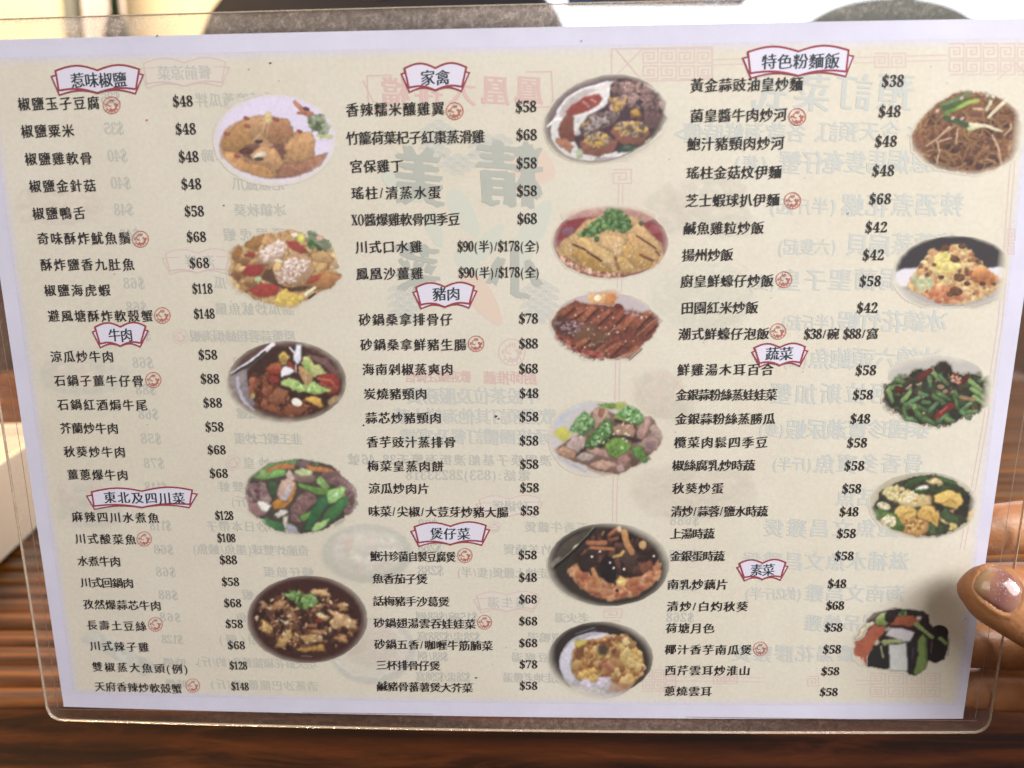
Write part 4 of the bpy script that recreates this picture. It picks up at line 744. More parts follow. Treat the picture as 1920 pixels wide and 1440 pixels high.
_cl = [float(P(np.array(float(x)), np.array(float(y)))[0]) for x, y in ((138, 1300), (-30, 108), (1798, 1322), (1950, 70))]
def picture(name, pic, ox, oy, ref, z, label=None, alpha=1.0, w=280, h=210, parent=None, flatten=0.0, sat=0.80):
    gx, gy = np.meshgrid(ox+np.linspace(0, w, GW), oy+np.linspace(0, h, GH))
    X, Y = P(gx, gy)
    c = pic.c*0.40+_blur(pic.c, 1)*0.60
    g = c.mean(-1, keepdims=True); c = g+(c-g)*sat
    lin = s2l(np.clip(c*(1+0.035*(rs.rand(GH, GW, 1)-0.5)), 0, 1))*CREAM/s2l(np.array(ref))
    if flatten: lin = lin*(1-flatten)+CREAM*flatten
    a = np.clip(pic.a*alpha, 0, 1)
    k_ = np.clip(Y/0.2, 0, 1); xl = _cl[0]*(1-k_)+_cl[1]*k_; xr = _cl[2]*(1-k_)+_cl[3]*k_
    a = a*np.clip((np.minimum(X-xl, xr-X)-0.0015)/0.003, 0, 1)
    lin = np.clip(lin*1.10+0.006, 0.004, 0.95)*a[..., None]+tintXY(X, Y)*(1-a[..., None])
    col = np.concatenate([lin, a[..., None]], -1)
    keep = np.maximum(np.maximum(a[1:, :-1], a[1:, 1:]), np.maximum(a[:-1, 1:], a[:-1, :-1])) > 0.015
    o = sheet(name, X, Y, z, M_ink, parent or paper, col, keep)
    if label: o['label'] = label
    return o
LF, MD, RT = (.80, .745, .655), (.865, .835, .77), (.92, .90, .855)
# the faint pictures of the other page
gh = [
 (ghost_pic(31, [('e', '8c9488', 96, 92, 86, 34), ('e', 'a8a89c', 92, 70, 60, 34), ('b', ['c89c8c', 'b8a89c', '8c9488', 'cfa898', 'a0a498'], 120, 8, [30, 60, 150, 40, 160, 90, 100, 110, 40, 90])]), 55, 610, LF, .34, 200, 150),
 (ghost_pic(32, [('e', 'b09c98', 96, 72, 80, 50), ('b', ['c8a8a0', 'a89c94', '94988c', 'bc9894'], 110, 9, [20, 40, 170, 40, 170, 110, 20, 110])]), 75, 880, LF, .40, 200, 130),
 (ghost_pic(33, [('l', '8a9490', 36, [30, 30, 80, 60, 130, 90, 176, 122]), ('l', 'a0a8a0', 14, [40, 30, 90, 55, 150, 96]), ('b', ['7c8884', 'a8b0a8'], 50, 5, [40, 30, 90, 40, 160, 100, 110, 90])]), 135, 1165, LF, .50, 175, 120),
 (ghost_pic(34, [('e', '8c9c9c', 100, 72, 88, 64), ('e', 'b0b4b0', 100, 70, 70, 50), ('b', ['d4d8cc', 'c0c0bc', 'e0e4cc', 'a8b4b0', 'c4a8a8'], 120, 8, [44, 40, 150, 40, 150, 100, 50, 100])], 8), 590, 975, MD, .55, 190, 125),
 (ghost_pic(35, [('e', '8c9ca4', 96, 72, 90, 66), ('e', 'c8c4bc', 96, 66, 76, 54), ('e', 'b4a8a0', 92, 60, 56, 40), ('e', '9c8c84', 60, 60, 20, 18), ('l', 'd8dcdc', 4, [20, 90, 60, 118, 110, 122, 160, 100])], 8), 610, 1150, MD, .50, 175, 140),
 (ghost_pic(36, [('e', 'a89080', 96, 72, 80, 50), ('b', ['b89c88', '9c8c80', 'c4a894'], 60, 9, [30, 30, 160, 40, 160, 110, 30, 110])]), 10, 330, LF, .32, 200, 110),
 (ghost_pic(37, [('e', 'b4b0a0', 50, 80, 40, 34), ('e', 'bcb8a8', 120, 60, 50, 44), ('e', 'd8d0bc', 118, 56, 30, 28), ('e', '9ca09c', 150, 104, 44, 20), ('b', ['9ca49c', 'c4bca8', 'b09c98'], 80, 7, [20, 40, 170, 30, 170, 120, 30, 110])]), 1195, 300, RT, .42, 230, 170),
 (ghost_pic(38, [('e', 'b0b8a8', 100, 76, 80, 56), ('l', 'dcd8c0', 3, [30, 60, 60, 30, 100, 36, 104, 70, 60, 90, 30, 60]), ('l', 'dcd8c0', 3, [90, 80, 120, 50, 160, 60, 160, 96, 120, 110, 90, 80]), ('l', 'd8d4bc', 3, [120, 30, 150, 14, 176, 30, 160, 50, 120, 30]), ('l', 'dcd8c0', 3, [40, 110, 70, 90, 96, 100, 90, 126, 50, 126, 40, 110])]), 1195, 470, MD, .42, 235, 165),
 (ghost_pic(39, [('e', 'c49c94', 90, 60, 60, 50), ('e', 'b8b0a8', 140, 90, 36, 30), ('b', ['c8a49c', 'b49894', 'a8a4a0'], 60, 8, [30, 20, 140, 30, 150, 110, 60, 100])]), 1165, 685, RT, .42, 150, 130),
 (ghost_pic(40, [('e', 'b09c9c', 96, 72, 86, 56), ('b', ['a8a4a8', 'b89c98', 'a0989c', 'c4b0ac'], 120, 8, [14, 30, 176, 30, 176, 116, 20, 120])]), 1170, 850, RT, .36, 260, 140),
]
for g, ox, oy, ref, al_, w_, h_ in gh: picture('faint_picture', g, ox, oy, ref, 0.000045, None, al_*0.62, w_, h_)
DISH = [(dish_fried_tofu, 380, 160, LF, 'printed picture of golden fried tofu on a lilac plate'), (dish_crab, 400, 400, LF, 'printed picture of fried crab with tomato and crumbs'),
 (dish_beef_pot, 400, 610, LF, 'printed picture of a beef clay pot with lettuce and peppers'), (dish_beef_veg, 430, 830, LF, 'printed picture of beef with green onions and carrot'),
 (dish_bowl, 440, 1060, LF, 'printed picture of a dark red bowl of spicy fish with coriander'), (dish_wings, 1000, 120, MD, 'printed picture of stuffed wings with a dish of red sauce'),
 (dish_chicken, 1010, 360, MD, 'printed picture of sliced yellow chicken under chopped spring onion'), (dish_ribs, 1000, 520, MD, 'printed picture of red brown glazed ribs'),
 (dish_pork_pepper, 1000, 720, MD, 'printed picture of pork slices with green bitter melon'), (dish_dark_pot, 1000, 950, MD, 'printed picture of mushrooms and tofu in a black pot'),
 (dish_soup_pot, 1000, 1130, MD, 'printed picture of white cabbage and curry in a dark pot'), (dish_noodles, 1640, 130, RT, 'printed picture of brown fried noodles with spring onion'),
 (dish_rice, 1640, 420, RT, 'printed picture of fried rice heaped against black'), (dish_beans, 1620, 640, RT, 'printed picture of green beans with red chillies'),
 (dish_okra, 1600, 850, RT, 'printed picture of okra with scrambled egg'), (dish_celery, 1560, 1100, RT, 'printed picture of yam, celery, carrot and black fungus')]
for i, (fn, ox, oy, ref, lb) in enumerate(DISH): picture('dish_picture', fn(), ox, oy, ref, 0.00009, lb)

# ---------------------------------------------------------------- lettering
_gc = {}
SERIF = dict(zip('0123456789', '𝟎𝟏𝟐𝟑𝟒𝟓𝟔𝟕𝟖𝟗')); SERIF.update({'X': '𝐗', 'O': '𝐎', '$': '𝐒'})
def glyph(ch):
    if ch in _gc: return _gc[ch]
    cu = bpy.data.curves.new('g', 'FONT'); cu.body = SERIF.get(ch, ch); cu.resolution_u = 3
    o = bpy.data.objects.new('g', cu); COL.objects.link(o)
    bpy.context.view_layer.update()
    me = o.to_mesh()
    vs = np.array([v.co[:2] for v in me.vertices]).reshape(-1, 2) if len(me.vertices) else np.zeros((0, 2)); fs = [tuple(p.vertices) for p in me.polygons]
    o.to_mesh_clear(); bpy.data.objects.remove(o); bpy.data.curves.remove(cu)
    if ch == '$' and len(vs):
        cx = (vs[:, 0].min()+vs[:, 0].max())/2; n = len(vs)
        vs = np.vstack([vs, [(cx-.03, -.10), (cx+.03, -.10), (cx+.03, .80), (cx-.03, .80)]]); fs.append((n, n+1, n+2, n+3))
    _gc[ch] = (vs, fs); return _gc[ch]
WD = {'/': .42, '(': .42, ')': .42, '$': .50, 'X': .55, 'O': .52, ' ': .4, '-': .5, ':': .4, '、': .6, '<': .8, '>': .8}
def width(ch): return WD.get(ch, 0.5 if ch in '0123456789' else 1.0)
class Geo:
    def __init__(s): s.v = []; s.f = []
    def add(s, vs, fs):
        n = len(s.v); s.v += [tuple(v) for v in vs]; s.f += [tuple(i+n for i in f) for f in fs]
    def build(s, name, m, parent):
        return mesh(name, s.v, s.f, m, parent)
_lr = random.Random(21)
def letters(geo, text, x0, x1, yc, z, em=0.0036, mirror=False, bold=0.042, shear=0.085, yc1=None, tight=False, passes=2):
    """set text between pixels x0 and x1 (its left and right ends), centred on height yc"""
    Xa, Ya = P(np.array(float(x0)), np.array(float(yc)))
    Xb, _ = P(np.array(float(x1)), np.array(float(yc)))
    tot = sum(width(c) for c in text); u = (Xb-Xa)/(tot-0.05*(tot > 1.2))
    pos = 0.0
    for c in text:
        wd = width(c)
        if c != ' ':
            vs, fs = glyph(c)
            if len(vs):
                full = wd == 1.0 or c in '、<>'
                if full: bx0, bx1, by0, by1 = 0.0, 0.97, -0.08, 0.85
                else: bx0, bx1 = vs[:, 0].min(), vs[:, 0].max(); by0, by1 = (0.0, 0.70) if c not in '()/:-' else (-0.12, 0.82)
                if full: sx = min(em, u*1.02)/0.97; sy = em/0.94; off = (u*wd-sx*0.97)*0.5
                else:
                    cell = u*wd*0.93; sx = cell/max(bx1-bx0, 0.45); sx = min(sx, em*1.02); sy = em*0.90/0.74 if c not in '()/:-' else em*1.02/0.94; off = (u*wd-sx*(bx1-bx0))*0.5
                    if c == '1': sx *= .85
                jr = _lr.uniform(-.02, .02); js = _lr.uniform(.97, 1.03)
                for k in range(passes):
                    px = (vs[:, 0]-bx0)*sx+off+pos+(k*bold*em/(max(1, passes-1)) if full or passes > 2 else k*0.012*em)
                    py = ((vs[:, 1]-(by0+by1)/2)*sy+((shear+jr)*(vs[:, 0]-0.45)*sy if full else 0))*js+(0.006*em*k)
                    if em > 0.012: px = px+em*.018*np.sin(vs[:, 1]*23+k); py = py+em*.022*np.sin(vs[:, 0]*19+k*1.3)
                    if mirror: X = Xb-px
                    else: X = Xa+px
                    Yv = Ya+py
                    pts = np.stack([X, Yv, bow(X)+z+k*0.000004], -1)
                    geo.add(pts, [f[::-1] for f in fs] if mirror else fs)
        pos += wd*u
M_black = mat('black_text_ink', '221f24', 0.6, 0.35)
M_title = mat('title_ink', '2a3a44', 0.6, 0.35)
M_red = mat('red_line_ink', '96404a', 0.65, 0.3)
M_stamp = mat('red_stamp_ink', 'bd6c60', 0.65, 0.3)
M_bfill = mat('banner_white', 'dcd8e6', 0.7, 0.3)
M_cfill = mat('banner_cream', 'e0d6c4', 0.7, 0.3)
def pale(name, c): return mat(name, c, 0.75, 0.3)
M_ghost = pale('show_through_grey', 'bfbfb6'); M_ghost2 = pale('show_through_green', 'c6c8c2'); M_gred = pale('show_through_red', 'd6b8b2'); M_gred2 = pale('show_through_rose', 'd4bfb9'); M_brush = pale('show_through_brush', 'b6b8ae'); M_leaf = pale('show_through_leaf', 'cfd1c3'); M_petal = pale('show_through_petal', 'dcc9b8')

NAMES = [
 ('椒鹽玉子豆腐', 32, 187, 195, '$48', 324, 361, 190), ('椒鹽粟米', 38, 139, 246, '$48', 329, 367, 242), ('椒鹽雞軟骨', 45, 173, 298, '$48', 335, 372, 294), ('椒鹽金針菇', 53, 180, 349, '$48', 340, 377, 345), ('椒鹽鴨舌', 59, 160, 400, '$58', 346, 382, 396),
 ('奇味酥炸魷魚鬚', 68, 245, 447, '$68', 350, 386, 444), ('酥炸鹽香九肚魚', 74, 252, 496, '$68', 355, 392, 493), ('椒鹽海虎蝦', 81, 207, 544, '$118', 361, 398, 541), ('避風塘酥炸軟殼蟹', 88, 287, 592, '$148', 364, 402, 588),
 ('涼瓜炒牛肉', 93, 213, 668, '$58', 372, 407, 665), ('石鍋子薑牛仔骨', 100, 269, 713, '$88', 376, 411, 710), ('石鍋紅酒焗牛尾', 106, 276, 758, '$88', 381, 416, 755), ('芥蘭炒牛肉', 112, 221, 802, '$58', 385, 419, 800), ('秋葵炒牛肉', 118, 235, 846, '$68', 389, 423, 843), ('薑蔥爆牛肉', 125, 240, 889, '$68', 393, 427, 887),
 ('麻辣四川水煮魚', 133, 298, 968, '$128', 404, 437, 966), ('川式酸菜魚', 139, 255, 1009, '$108', 408, 441, 1008), ('水煮牛肉', 145, 225, 1051, '$88', 412, 444, 1049), ('川式回鍋肉', 151, 249, 1091, '$58', 416, 448, 1090), ('孜然爆蒜芯牛肉', 155, 301, 1132, '$68', 420, 452, 1130), ('長壽土豆絲', 161, 274, 1171, '$58', 423, 455, 1169), ('川式辣子雞', 167, 279, 1210, '$68', 427, 459, 1209), ('雙椒蒸大魚頭(例)', 171, 352, 1249, '$128', 431, 463, 1247), ('天府香辣炒軟殼蟹', 177, 340, 1286, '$148', 434, 466, 1286),
 ('香辣糯米釀雞翼', 647, 833, 206, '$58', 967, 1005, 200), ('竹籠荷葉杞子紅棗蒸滑雞', 649, 907, 259, '$68', 968, 1006, 253), ('宮保雞丁', 655, 755, 312, '$58', 968, 1006, 306), ('瑤柱/清蒸水蛋', 657, 826, 362, '$58', 969, 1006, 358), ('XO醬爆雞軟骨四季豆', 659, 861, 412, '$68', 970, 1006, 410), ('川式口水雞', 665, 791, 463, '$90(半)/$178(全)', 858, 1011, 462), ('鳳凰沙薑雞', 666, 793, 513, '$90(半)/$178(全)', 860, 1011, 511),
 ('砂鍋桑拿排骨仔', 671, 848, 599, '$78', 973, 1008, 597), ('砂鍋桑拿鮮豬生腸', 674, 874, 646, '$88', 973, 1008, 644), ('海南剁椒蒸爽肉', 678, 849, 692, '$68', 973, 1008, 691), ('炭燒豬頸肉', 681, 800, 738, '$48', 974, 1009, 737), ('蒜芯炒豬頸肉', 684, 827, 783, '$58', 974, 1009, 781), ('香芋豉汁蒸排骨', 686, 854, 828, '$58', 974, 1009, 826), ('梅菜皇蒸肉餅', 687, 831, 873, '$58', 975, 1009, 870), ('涼瓜炒肉片', 690, 804, 915, '$58', 975, 1010, 914), ('味菜/尖椒/大荳芽炒豬大腸', 690, 952, 958, '$58', 976, 1010, 957),
 ('鮑汁珍菌自製豆腐煲', 694, 853, 1042, '$58', 972, 1006, 1040), ('魚香茄子煲', 698, 800, 1084, '$48', 973, 1006, 1082), ('話梅豬手沙葛煲', 699, 841, 1126, '$68', 973, 1006, 1123), ('砂鍋翅湯雲吞娃娃菜', 700, 891, 1167, '$68', 973, 1007, 1164), ('砂鍋五香/咖喱牛筋腩菜', 701, 923, 1207, '$68', 973, 1007, 1205), ('三杯排骨仔煲', 705, 824, 1246, '$78', 974, 1007, 1245), ('鹹豬骨蕃薯煲大芥菜', 706, 885, 1286, '$58', 974, 1007, 1285),
 ('黃金蒜豉油皇炒麵', 1293, 1504, 160, '$38', 1653, 1694, 152), ('菌皇醬牛肉炒河', 1293, 1474, 217, '$48', 1647, 1688, 209), ('鮑汁豬頸肉炒河', 1287, 1469, 270, '$48', 1640, 1681, 265), ('瑤柱金菇炆伊麵', 1286, 1464, 324, '$48', 1635, 1676, 320), ('芝士蝦球扒伊麵', 1284, 1460, 376, '$68', 1629, 1670, 373), ('鹹魚雞粒炒飯', 1280, 1431, 428, '$42', 1622, 1663, 426), ('揚州炒飯', 1278, 1373, 478, '$42', 1617, 1657, 478), ('廚皇鮮蠔仔炒飯', 1275, 1449, 527, '$58', 1611, 1651, 527), ('田園紅米炒飯', 1276, 1420, 577, '$42', 1606, 1645, 577), ('潮式鮮蠔仔泡飯', 1271, 1441, 626, '$38/碗 $88/窩', 1508, 1645, 626),
 ('鮮雞湯木耳百合', 1268, 1450, 693, '$58', 1604, 1642, 694), ('金銀蒜粉絲蒸娃娃菜', 1267, 1455, 740, '$58', 1599, 1636, 740), ('金銀蒜粉絲蒸勝瓜', 1265, 1452, 785, '$48', 1594, 1631, 785), ('欖菜肉鬆四季豆', 1262, 1439, 829, '$58', 1588, 1625, 830), ('椒絲腐乳炒時蔬', 1260, 1414, 872, '$58', 1583, 1620, 873), ('秋葵炒蛋', 1259, 1356, 915, '$58', 1579, 1614, 916), ('清炒/蒜蓉/鹽水時蔬', 1258, 1438, 958, '$48', 1574, 1609, 959), ('上湯時蔬', 1256, 1338, 1000, '$58', 1569, 1604, 1000), ('金銀蛋時蔬', 1256, 1357, 1042, '$58', 1565, 1600, 1042),
 ('南乳炒藕片', 1250, 1364, 1095, '$48', 1552, 1586, 1094), ('清炒/白灼秋葵', 1249, 1402, 1136, '$68', 1549, 1582, 1135), ('荷塘月色', 1247, 1339, 1177, '$58', 1546, 1579, 1176), ('椰汁香芋南瓜煲', 1245, 1409, 1217, '$58', 1543, 1576, 1217), ('西芹雲耳炒淮山', 1245, 1406, 1256, '$58', 1540, 1573, 1258), ('蔥燒雲耳', 1244, 1334, 1295, '$58', 1537, 1570, 1297)]
ZT = 0.00018
for nm, a0, a1, ay, pr, b0, b1, by in NAMES:
    g = Geo(); letters(g, nm, a0, a1, ay, ZT, 0.0036); g.build('dish_name', M_black, paper)
    g = Geo(); letters(g, pr, b0, b1, by, ZT, 0.0034); g.build('price', M_black, paper)

def strip(geo, pts, wpx, z, closed=False, k=6.3):
    """a printed line of width wpx pixels along pixel points"""
    p = np.array(pts, float); X, Y = P(p[:, 0], p[:, 1]); q = np.stack([X, Y], -1); n = len(q)
    w = wpx/k/1000/2
    if closed: nxt = np.roll(q, -1, 0); prv = np.roll(q, 1, 0)
    else: nxt = np.vstack([q[1:], 2*q[-1]-q[-2]]); prv = np.vstack([2*q[0]-q[1], q[:-1]])
    d1 = q-prv; d2 = nxt-q
    d1 /= np.linalg.norm(d1, axis=1, keepdims=True)+1e-12; d2 /= np.linalg.norm(d2, axis=1, keepdims=True)+1e-12
    t = d1+d2; t /= np.linalg.norm(t, axis=1, keepdims=True)+1e-12; nr = np.stack([-t[:, 1], t[:, 0]], -1)
    cs = np.clip((nr*np.stack([-d1[:, 1], d1[:, 0]], -1)).sum(1), 0.45, 1)[:, None]
    A = q+nr*w/cs; B = q-nr*w/cs
    vs = [(x, y, bow(x)+z) for x, y in A]+[(x, y, bow(x)+z) for x, y in B]
    m = n if closed else n-1
    geo.add(vs, [(n+i, n+(i+1) % n, (i+1) % n, i) for i in range(m)])
def fill(geo, pts, z):
    p = np.array(pts, float); X, Y = P(p[:, 0], p[:, 1])
    geo.add([(x, y, bow(x)+z) for x, y in zip(X, Y)], [tuple(range(len(p)))[::-1]])
def banner(title, x0, x1, y0, y1, tx0, tx1, ty, slope=-0.018, ghost=False):
    def T(pts): return [(x0+u*(x1-x0), y0+v*(y1-y0)+slope*(u-.5)*(x1-x0)) for u, v in pts]
    wing = min(0.11, 11.0/(x1-x0))
    def arc(ua, ub, v0, v1, vc, n=8): return [(ua+(ub-ua)*i/n, v0+(v1-v0)*i/n+vc*math.sin(math.pi*i/n)) for i in range(n+1)]
    a = 0.045; back = arc(0.5, 1-wing*1.35, 0.95, 1.0, -0.12)+[(1.0, .34), (1-a-.01, .30)]
    back = [(wing*1.35, 1.0)]+arc(wing*1.35, 0.5, 1.0, 0.95, -0.12)[1:]+arc(0.5, 1-wing*1.35, 0.95, 1.0, -0.12)[1:]+[(1.0, .34), (1-a-.01, .30), (a+.01, .30), (0.0, .34)]
    front = arc(a, 0.5, 0.14, 0.15, -0.17)+arc(0.5, 1-a, 0.15, 0.14, -0.17)[1:]+[(1-wing*1.25, .84)]+arc(1-wing*1.25, 0.5, .84, .95, -0.10)[1:]+arc(0.5, wing*1.25, .95, .84, -0.10)[1:]
    if ghost:
        g = Geo(); fill(g, T(front), 0.00006); f = g.build('back_page_banner', pale('show_through_banner', 'dcd3c8'), paper)
        g = Geo(); strip(g, T(back), 1.8, 0.000064, True); strip(g, T(front), 2.0, 0.000068, True); g.build('banner_outline', M_gred2, f)
        g = Geo(); letters(g, title, tx0, tx1, ty, 0.000072, 0.0038, True); g.build('banner_title', M_ghost, f); return
    g = Geo(); fill(g, T(back), 0.00012); fill(g, T(front), 0.00014); f = g.build('section_banner', M_bfill, paper)
    g = Geo(); strip(g, T(back), 2.8, 0.00013, True); strip(g, T(front), 3.5, 0.00015, True); g.build('banner_outline', M_red, f)
    g = Geo(); letters(g, title, tx0, tx1, ty, ZT, 0.0040, bold=0.05); g.build('banner_title', M_title, f)
for b in [('惹味椒鹽', 97, 269, 124, 177, 132, 236, 151), ('牛肉', 174, 278, 606, 651, 203, 247, 628), ('東北及四川菜', 163, 370, 915, 953, 193, 346, 932), ('家禽', 753, 880, 120, 172, 787, 842, 146), ('豬肉', 775, 894, 531, 578, 810, 861, 551), ('煲仔菜', 771, 918, 980, 1023, 805, 880, 1000),
          ('特色粉麵飯', 1393, 1600, 88, 145, 1426, 1572, 116), ('蔬菜', 1410, 1514, 645, 687, 1434, 1485, 663), ('素菜', 1382, 1477, 1050, 1088, 1406, 1450, 1068)]: banner(*b)

def stamp(cx, cy, r, m, z, name):
    g = Geo()
    def c(rr, a0, a1, n, ox=0, oy=0): return [(cx+ox+rr*math.cos(a0+(a1-a0)*i/n), cy+oy+rr*math.sin(a0+(a1-a0)*i/n)) for i in range(n+1)]
    strip(g, c(r, 0, 2*math.pi*23/24, 23), r*.09, z, True)
    strip(g, c(r*.40, -1.2, 2.6, 9, r*.14, r*.18), r*.20, z+.000003)
    strip(g, c(r*.62, 0.2, 2.9, 9, 0, r*.08), r*.08, z+.000006)
    strip(g, c(r*.30, 1.2, 4.4, 7, -r*.16, -r*.18), r*.10, z+.000003); strip(g, c(r*.55, 3.6, 5.0, 6, r*.06, -r*.05), r*.08, z+.000006)
    for i in range(5): a_ = 0.5+i*0.45; strip(g, [(cx+r*.62*math.cos(a_), cy+r*.06+r*.62*math.sin(a_)), (cx+r*.86*math.cos(a_+.15), cy+r*.04+r*.84*math.sin(a_+.15))], r*.09, z+.000009)
    for i in range(3): strip(g, [(cx+r*(-.1+.16*i), cy-r*.35), (cx+r*(-.18+.2*i), cy-r*.74)], r*.07, z+.000009)
    for sx in (-1, 1):
        strip(g, [(cx+sx*r*.68-r*.12, cy-r*.10), (cx+sx*r*.68+r*.12, cy-r*.10)], r*.08, z+.000003); strip(g, [(cx+sx*r*.68-r*.12, cy+r*.05), (cx+sx*r*.68+r*.12, cy+r*.05)], r*.08, z+.000003); strip(g, [(cx+sx*r*.68, cy-r*.2), (cx+sx*r*.68, cy+r*.14)], r*.08, z+.000006)
    g.build(name, m, paper)
for cx, cy in ((210, 197), (264, 448), (305, 591), (288, 712), (271, 1010), (292, 1170), (362, 1285), (853, 208), (893, 644), (872, 1041), (909, 1166), (1495, 219), (1486, 376), (1470, 524), (1459, 621), (1426, 1216)):
    stamp(cx, cy, 16.3-cy*0.0027, M_stamp, 0.00016, 'round_red_stamp')

# ---------------------------------------------------------------- what the other page lets through, mirrored
for b in [('餐前涼菜', 262, 430, 110, 164, 297, 398, 137), ('海鮮', 305, 437, 468, 514, 345, 408, 490), ('砂鍋煲', 893, 1018, 930, 970, 925, 992, 949), ('養生湯', 888, 1014, 1110, 1148, 915, 990, 1129)]: banner(*b, ghost=True)
GT = [('香辣脆黃瓜拌', 368, 520, 188), ('$35', 190, 226, 184), ('海蜇絲', 400, 500, 243), ('$35', 197, 232, 241), ('$40', 203, 239, 292), ('滷水蹄', 378, 460, 292), ('$40', 209, 245, 343), ('泡椒鳳爪', 437, 535, 345), ('$48', 215, 250, 393), ('冰鎮秋葵', 440, 538, 394), ('鹽焗虎蝦', 418, 540, 440), ('$48', 226, 262, 440), ('$68', 232, 272, 531), ('鮮蝦勝瓜', 400, 520, 530), ('$68', 238, 276, 576), ('勝瓜炒魷魚鬚', 405, 553, 579),
 ('$68', 245, 283, 628), ('原盤蒜蓉粉絲焗海蜆', 358, 555, 630), ('$68', 249, 288, 680), ('薑蔥焗海蜆', 438, 560, 680), ('$88', 255, 293, 730), ('$68', 260, 298, 776), ('椒鹽東風螺', 445, 560, 775), ('$58', 265, 303, 822), ('韭王蝦仁炒蛋', 441, 567, 822), ('$78', 270, 309, 868), ('蝦仁炒皇', 455, 570, 868), ('$118', 273, 313, 913), ('西芹炒雙蚌', 409, 540, 912), ('(斤)', 434, 470, 940), ('$118', 282, 321, 985), ('油鹽水炒日本帶子', 388, 575, 986), ('$68', 289, 326, 1030), ('奇脆炸雙球(墨魚/鯪魚)', 362, 580, 1029),
 ('$68', 293, 330, 1072), ('蠔仔煎蛋', 495, 590, 1072), ('$88', 298, 334, 1115), ('豉椒炒蜆', 450, 590, 1115), ('$68', 300, 340, 1157), ('椒鹽九肚魚', 440, 590, 1157), ('$128', 304, 343, 1198), ('剁椒魚頭(例)', 410, 580, 1198), ('時價', 308, 350, 1242), ('功夫鮮花椒龍躉魚(約/斤)', 370, 595, 1240), ('時價', 312, 352, 1282), ('清蒸沙巴龍躉(約/斤)', 395, 598, 1282),
 ('五香牛雜煲', 985, 1105, 988), ('$88', 785, 822, 983), ('枝竹羊腩煲', 945, 1060, 1030), ('$268', 785, 828, 1026), ('豆油走地上雞煲(隻/半)', 858, 1070, 1073), ('$288', 785, 832, 1069), ('老火湯', 1042, 1105, 1158), ('$15碗/$68例', 782, 895, 1156), ('胡椒鴨湯', 990, 1080, 1195), ('$28盅/$288窩', 785, 900, 1193), ('魚頭豆腐湯', 960, 1080, 1232), ('$88/例', 785, 840, 1230), ('燉走地老雞湯', 945, 1060, 1270), ('$28盅/$298窩', 782, 882, 1268),
 ('澳門筷子基船澳街海擎天38-46號', 653, 1038, 861), ('電話:(853)28233318', 762, 998, 890), ('$688', 1257, 1312, 975), ('$268', 1250, 1302, 1157), ('$588', 1255, 1310, 1040), ('$288', 1252, 1306, 1098)]
for t, a0, a1, ay in GT:
    g = Geo(); letters(g, t, a0, a1, ay, 0.00006, 0.0037, True, bold=0.05); g.build('back_page_text', M_ghost, paper)
GM = [('不設茶位及服務費', 765, 1015, 742, .0052), ('歡迎預訂其他海鮮小菜', 742, 1045, 780, .0050), ('承接團體訂餐及宴請', 755, 1032, 818, .0050)]
GB = [('預訂菜式', 1412, 1722, 175, .0098), ('<今天預訂、各款海鮮時價>', 1255, 1720, 250, .0054), ('薑蔥焗馬隻奄仔蟹', 1465, 1790, 305, .0064), ('(隻)', 1378, 1440, 306, .0046), ('辣酒煮花螺', 1580, 1810, 385, .0064), ('(半斤起)', 1445, 1570, 387, .0046), ('蒜蓉蒸扇貝', 1590, 1800, 459, .0064), ('(六隻起)', 1460, 1570, 463, .0046), ('紫蘇焗蘭聖子皇', 1462, 1790, 525, .0064), ('(隻)', 1405, 1455, 529, .0046), ('冰鎮花竹蝦', 1575, 1778, 603, .0064), ('(半斤起)', 1467, 1567, 605, .0046),
 ('冰鎮六頭鮑魚', 1520, 1765, 672, .0064), ('(隻)', 1470, 1516, 675, .0044), ('蒸阿拉斯加蟹', 1445, 1725, 738, .0064), ('泰國珍寶瀨尿蝦', 1478, 1745, 805, .0062), ('(隻)', 1424, 1472, 806, .0044), ('骨香多寶魚', 1530, 1735, 869, .0062), ('(斤半)', 1450, 1524, 870, .0044), ('游水活魚', 1570, 1725, 932, .0060), ('鮑魚文昌雞煲', 1433, 1690, 990, .0062), ('滋補水魚文昌雞煲', 1393, 1708, 1052, .0062), ('海南文昌雞', 1512, 1700, 1112, .0060), ('(約2斤半)', 1398, 1505, 1113, .0044), ('秘製吊燒雞', 1510, 1690, 1168, .0058), ('濃湯花膠雞煲', 1375, 1610, 1225, .0060)]
for t, a0, a1, ay, em_ in GM+GB:
    g = Geo(); letters(g, t, a0, a1, ay, 0.00006, em_, True, bold=0.06, passes=3); g.build('back_page_text', M_ghost2, paper)
for t, a0, a1, ay, em_ in (('廚師推薦', 908, 1008, 708, .0042), ('歡迎關注微信', 762, 884, 706, .0036)):
    g = Geo(); letters(g, t, a0, a1, ay, 0.00006, em_, True); g.build('back_page_text', M_gred, paper)
g = Geo(); letters(g, '鳳凰大排檔', 716, 1026, 172, 0.00006, .0078, True, bold=.06, passes=2); strip(g, [(688, 142), (1034, 134), (1038, 200), (692, 208)], 2.2, 0.00006, True); strip(g, [(680, 150), (700, 190), (760, 206)], 1.5, .00006); g.build('back_page_signboard', M_gred, paper)
for ch, a0, a1, ay, em_ in (('精', 905, 1022, 328, .0175), ('美', 752, 835, 332, .0165), ('小', 915, 1030, 510, .0150), ('菜', 752, 828, 505, .0145)):
    g = Geo(); letters(g, ch, a0, a1, ay, 0.000066, em_, True, bold=.11, passes=5); g.build('back_page_brush_character', M_brush, paper)
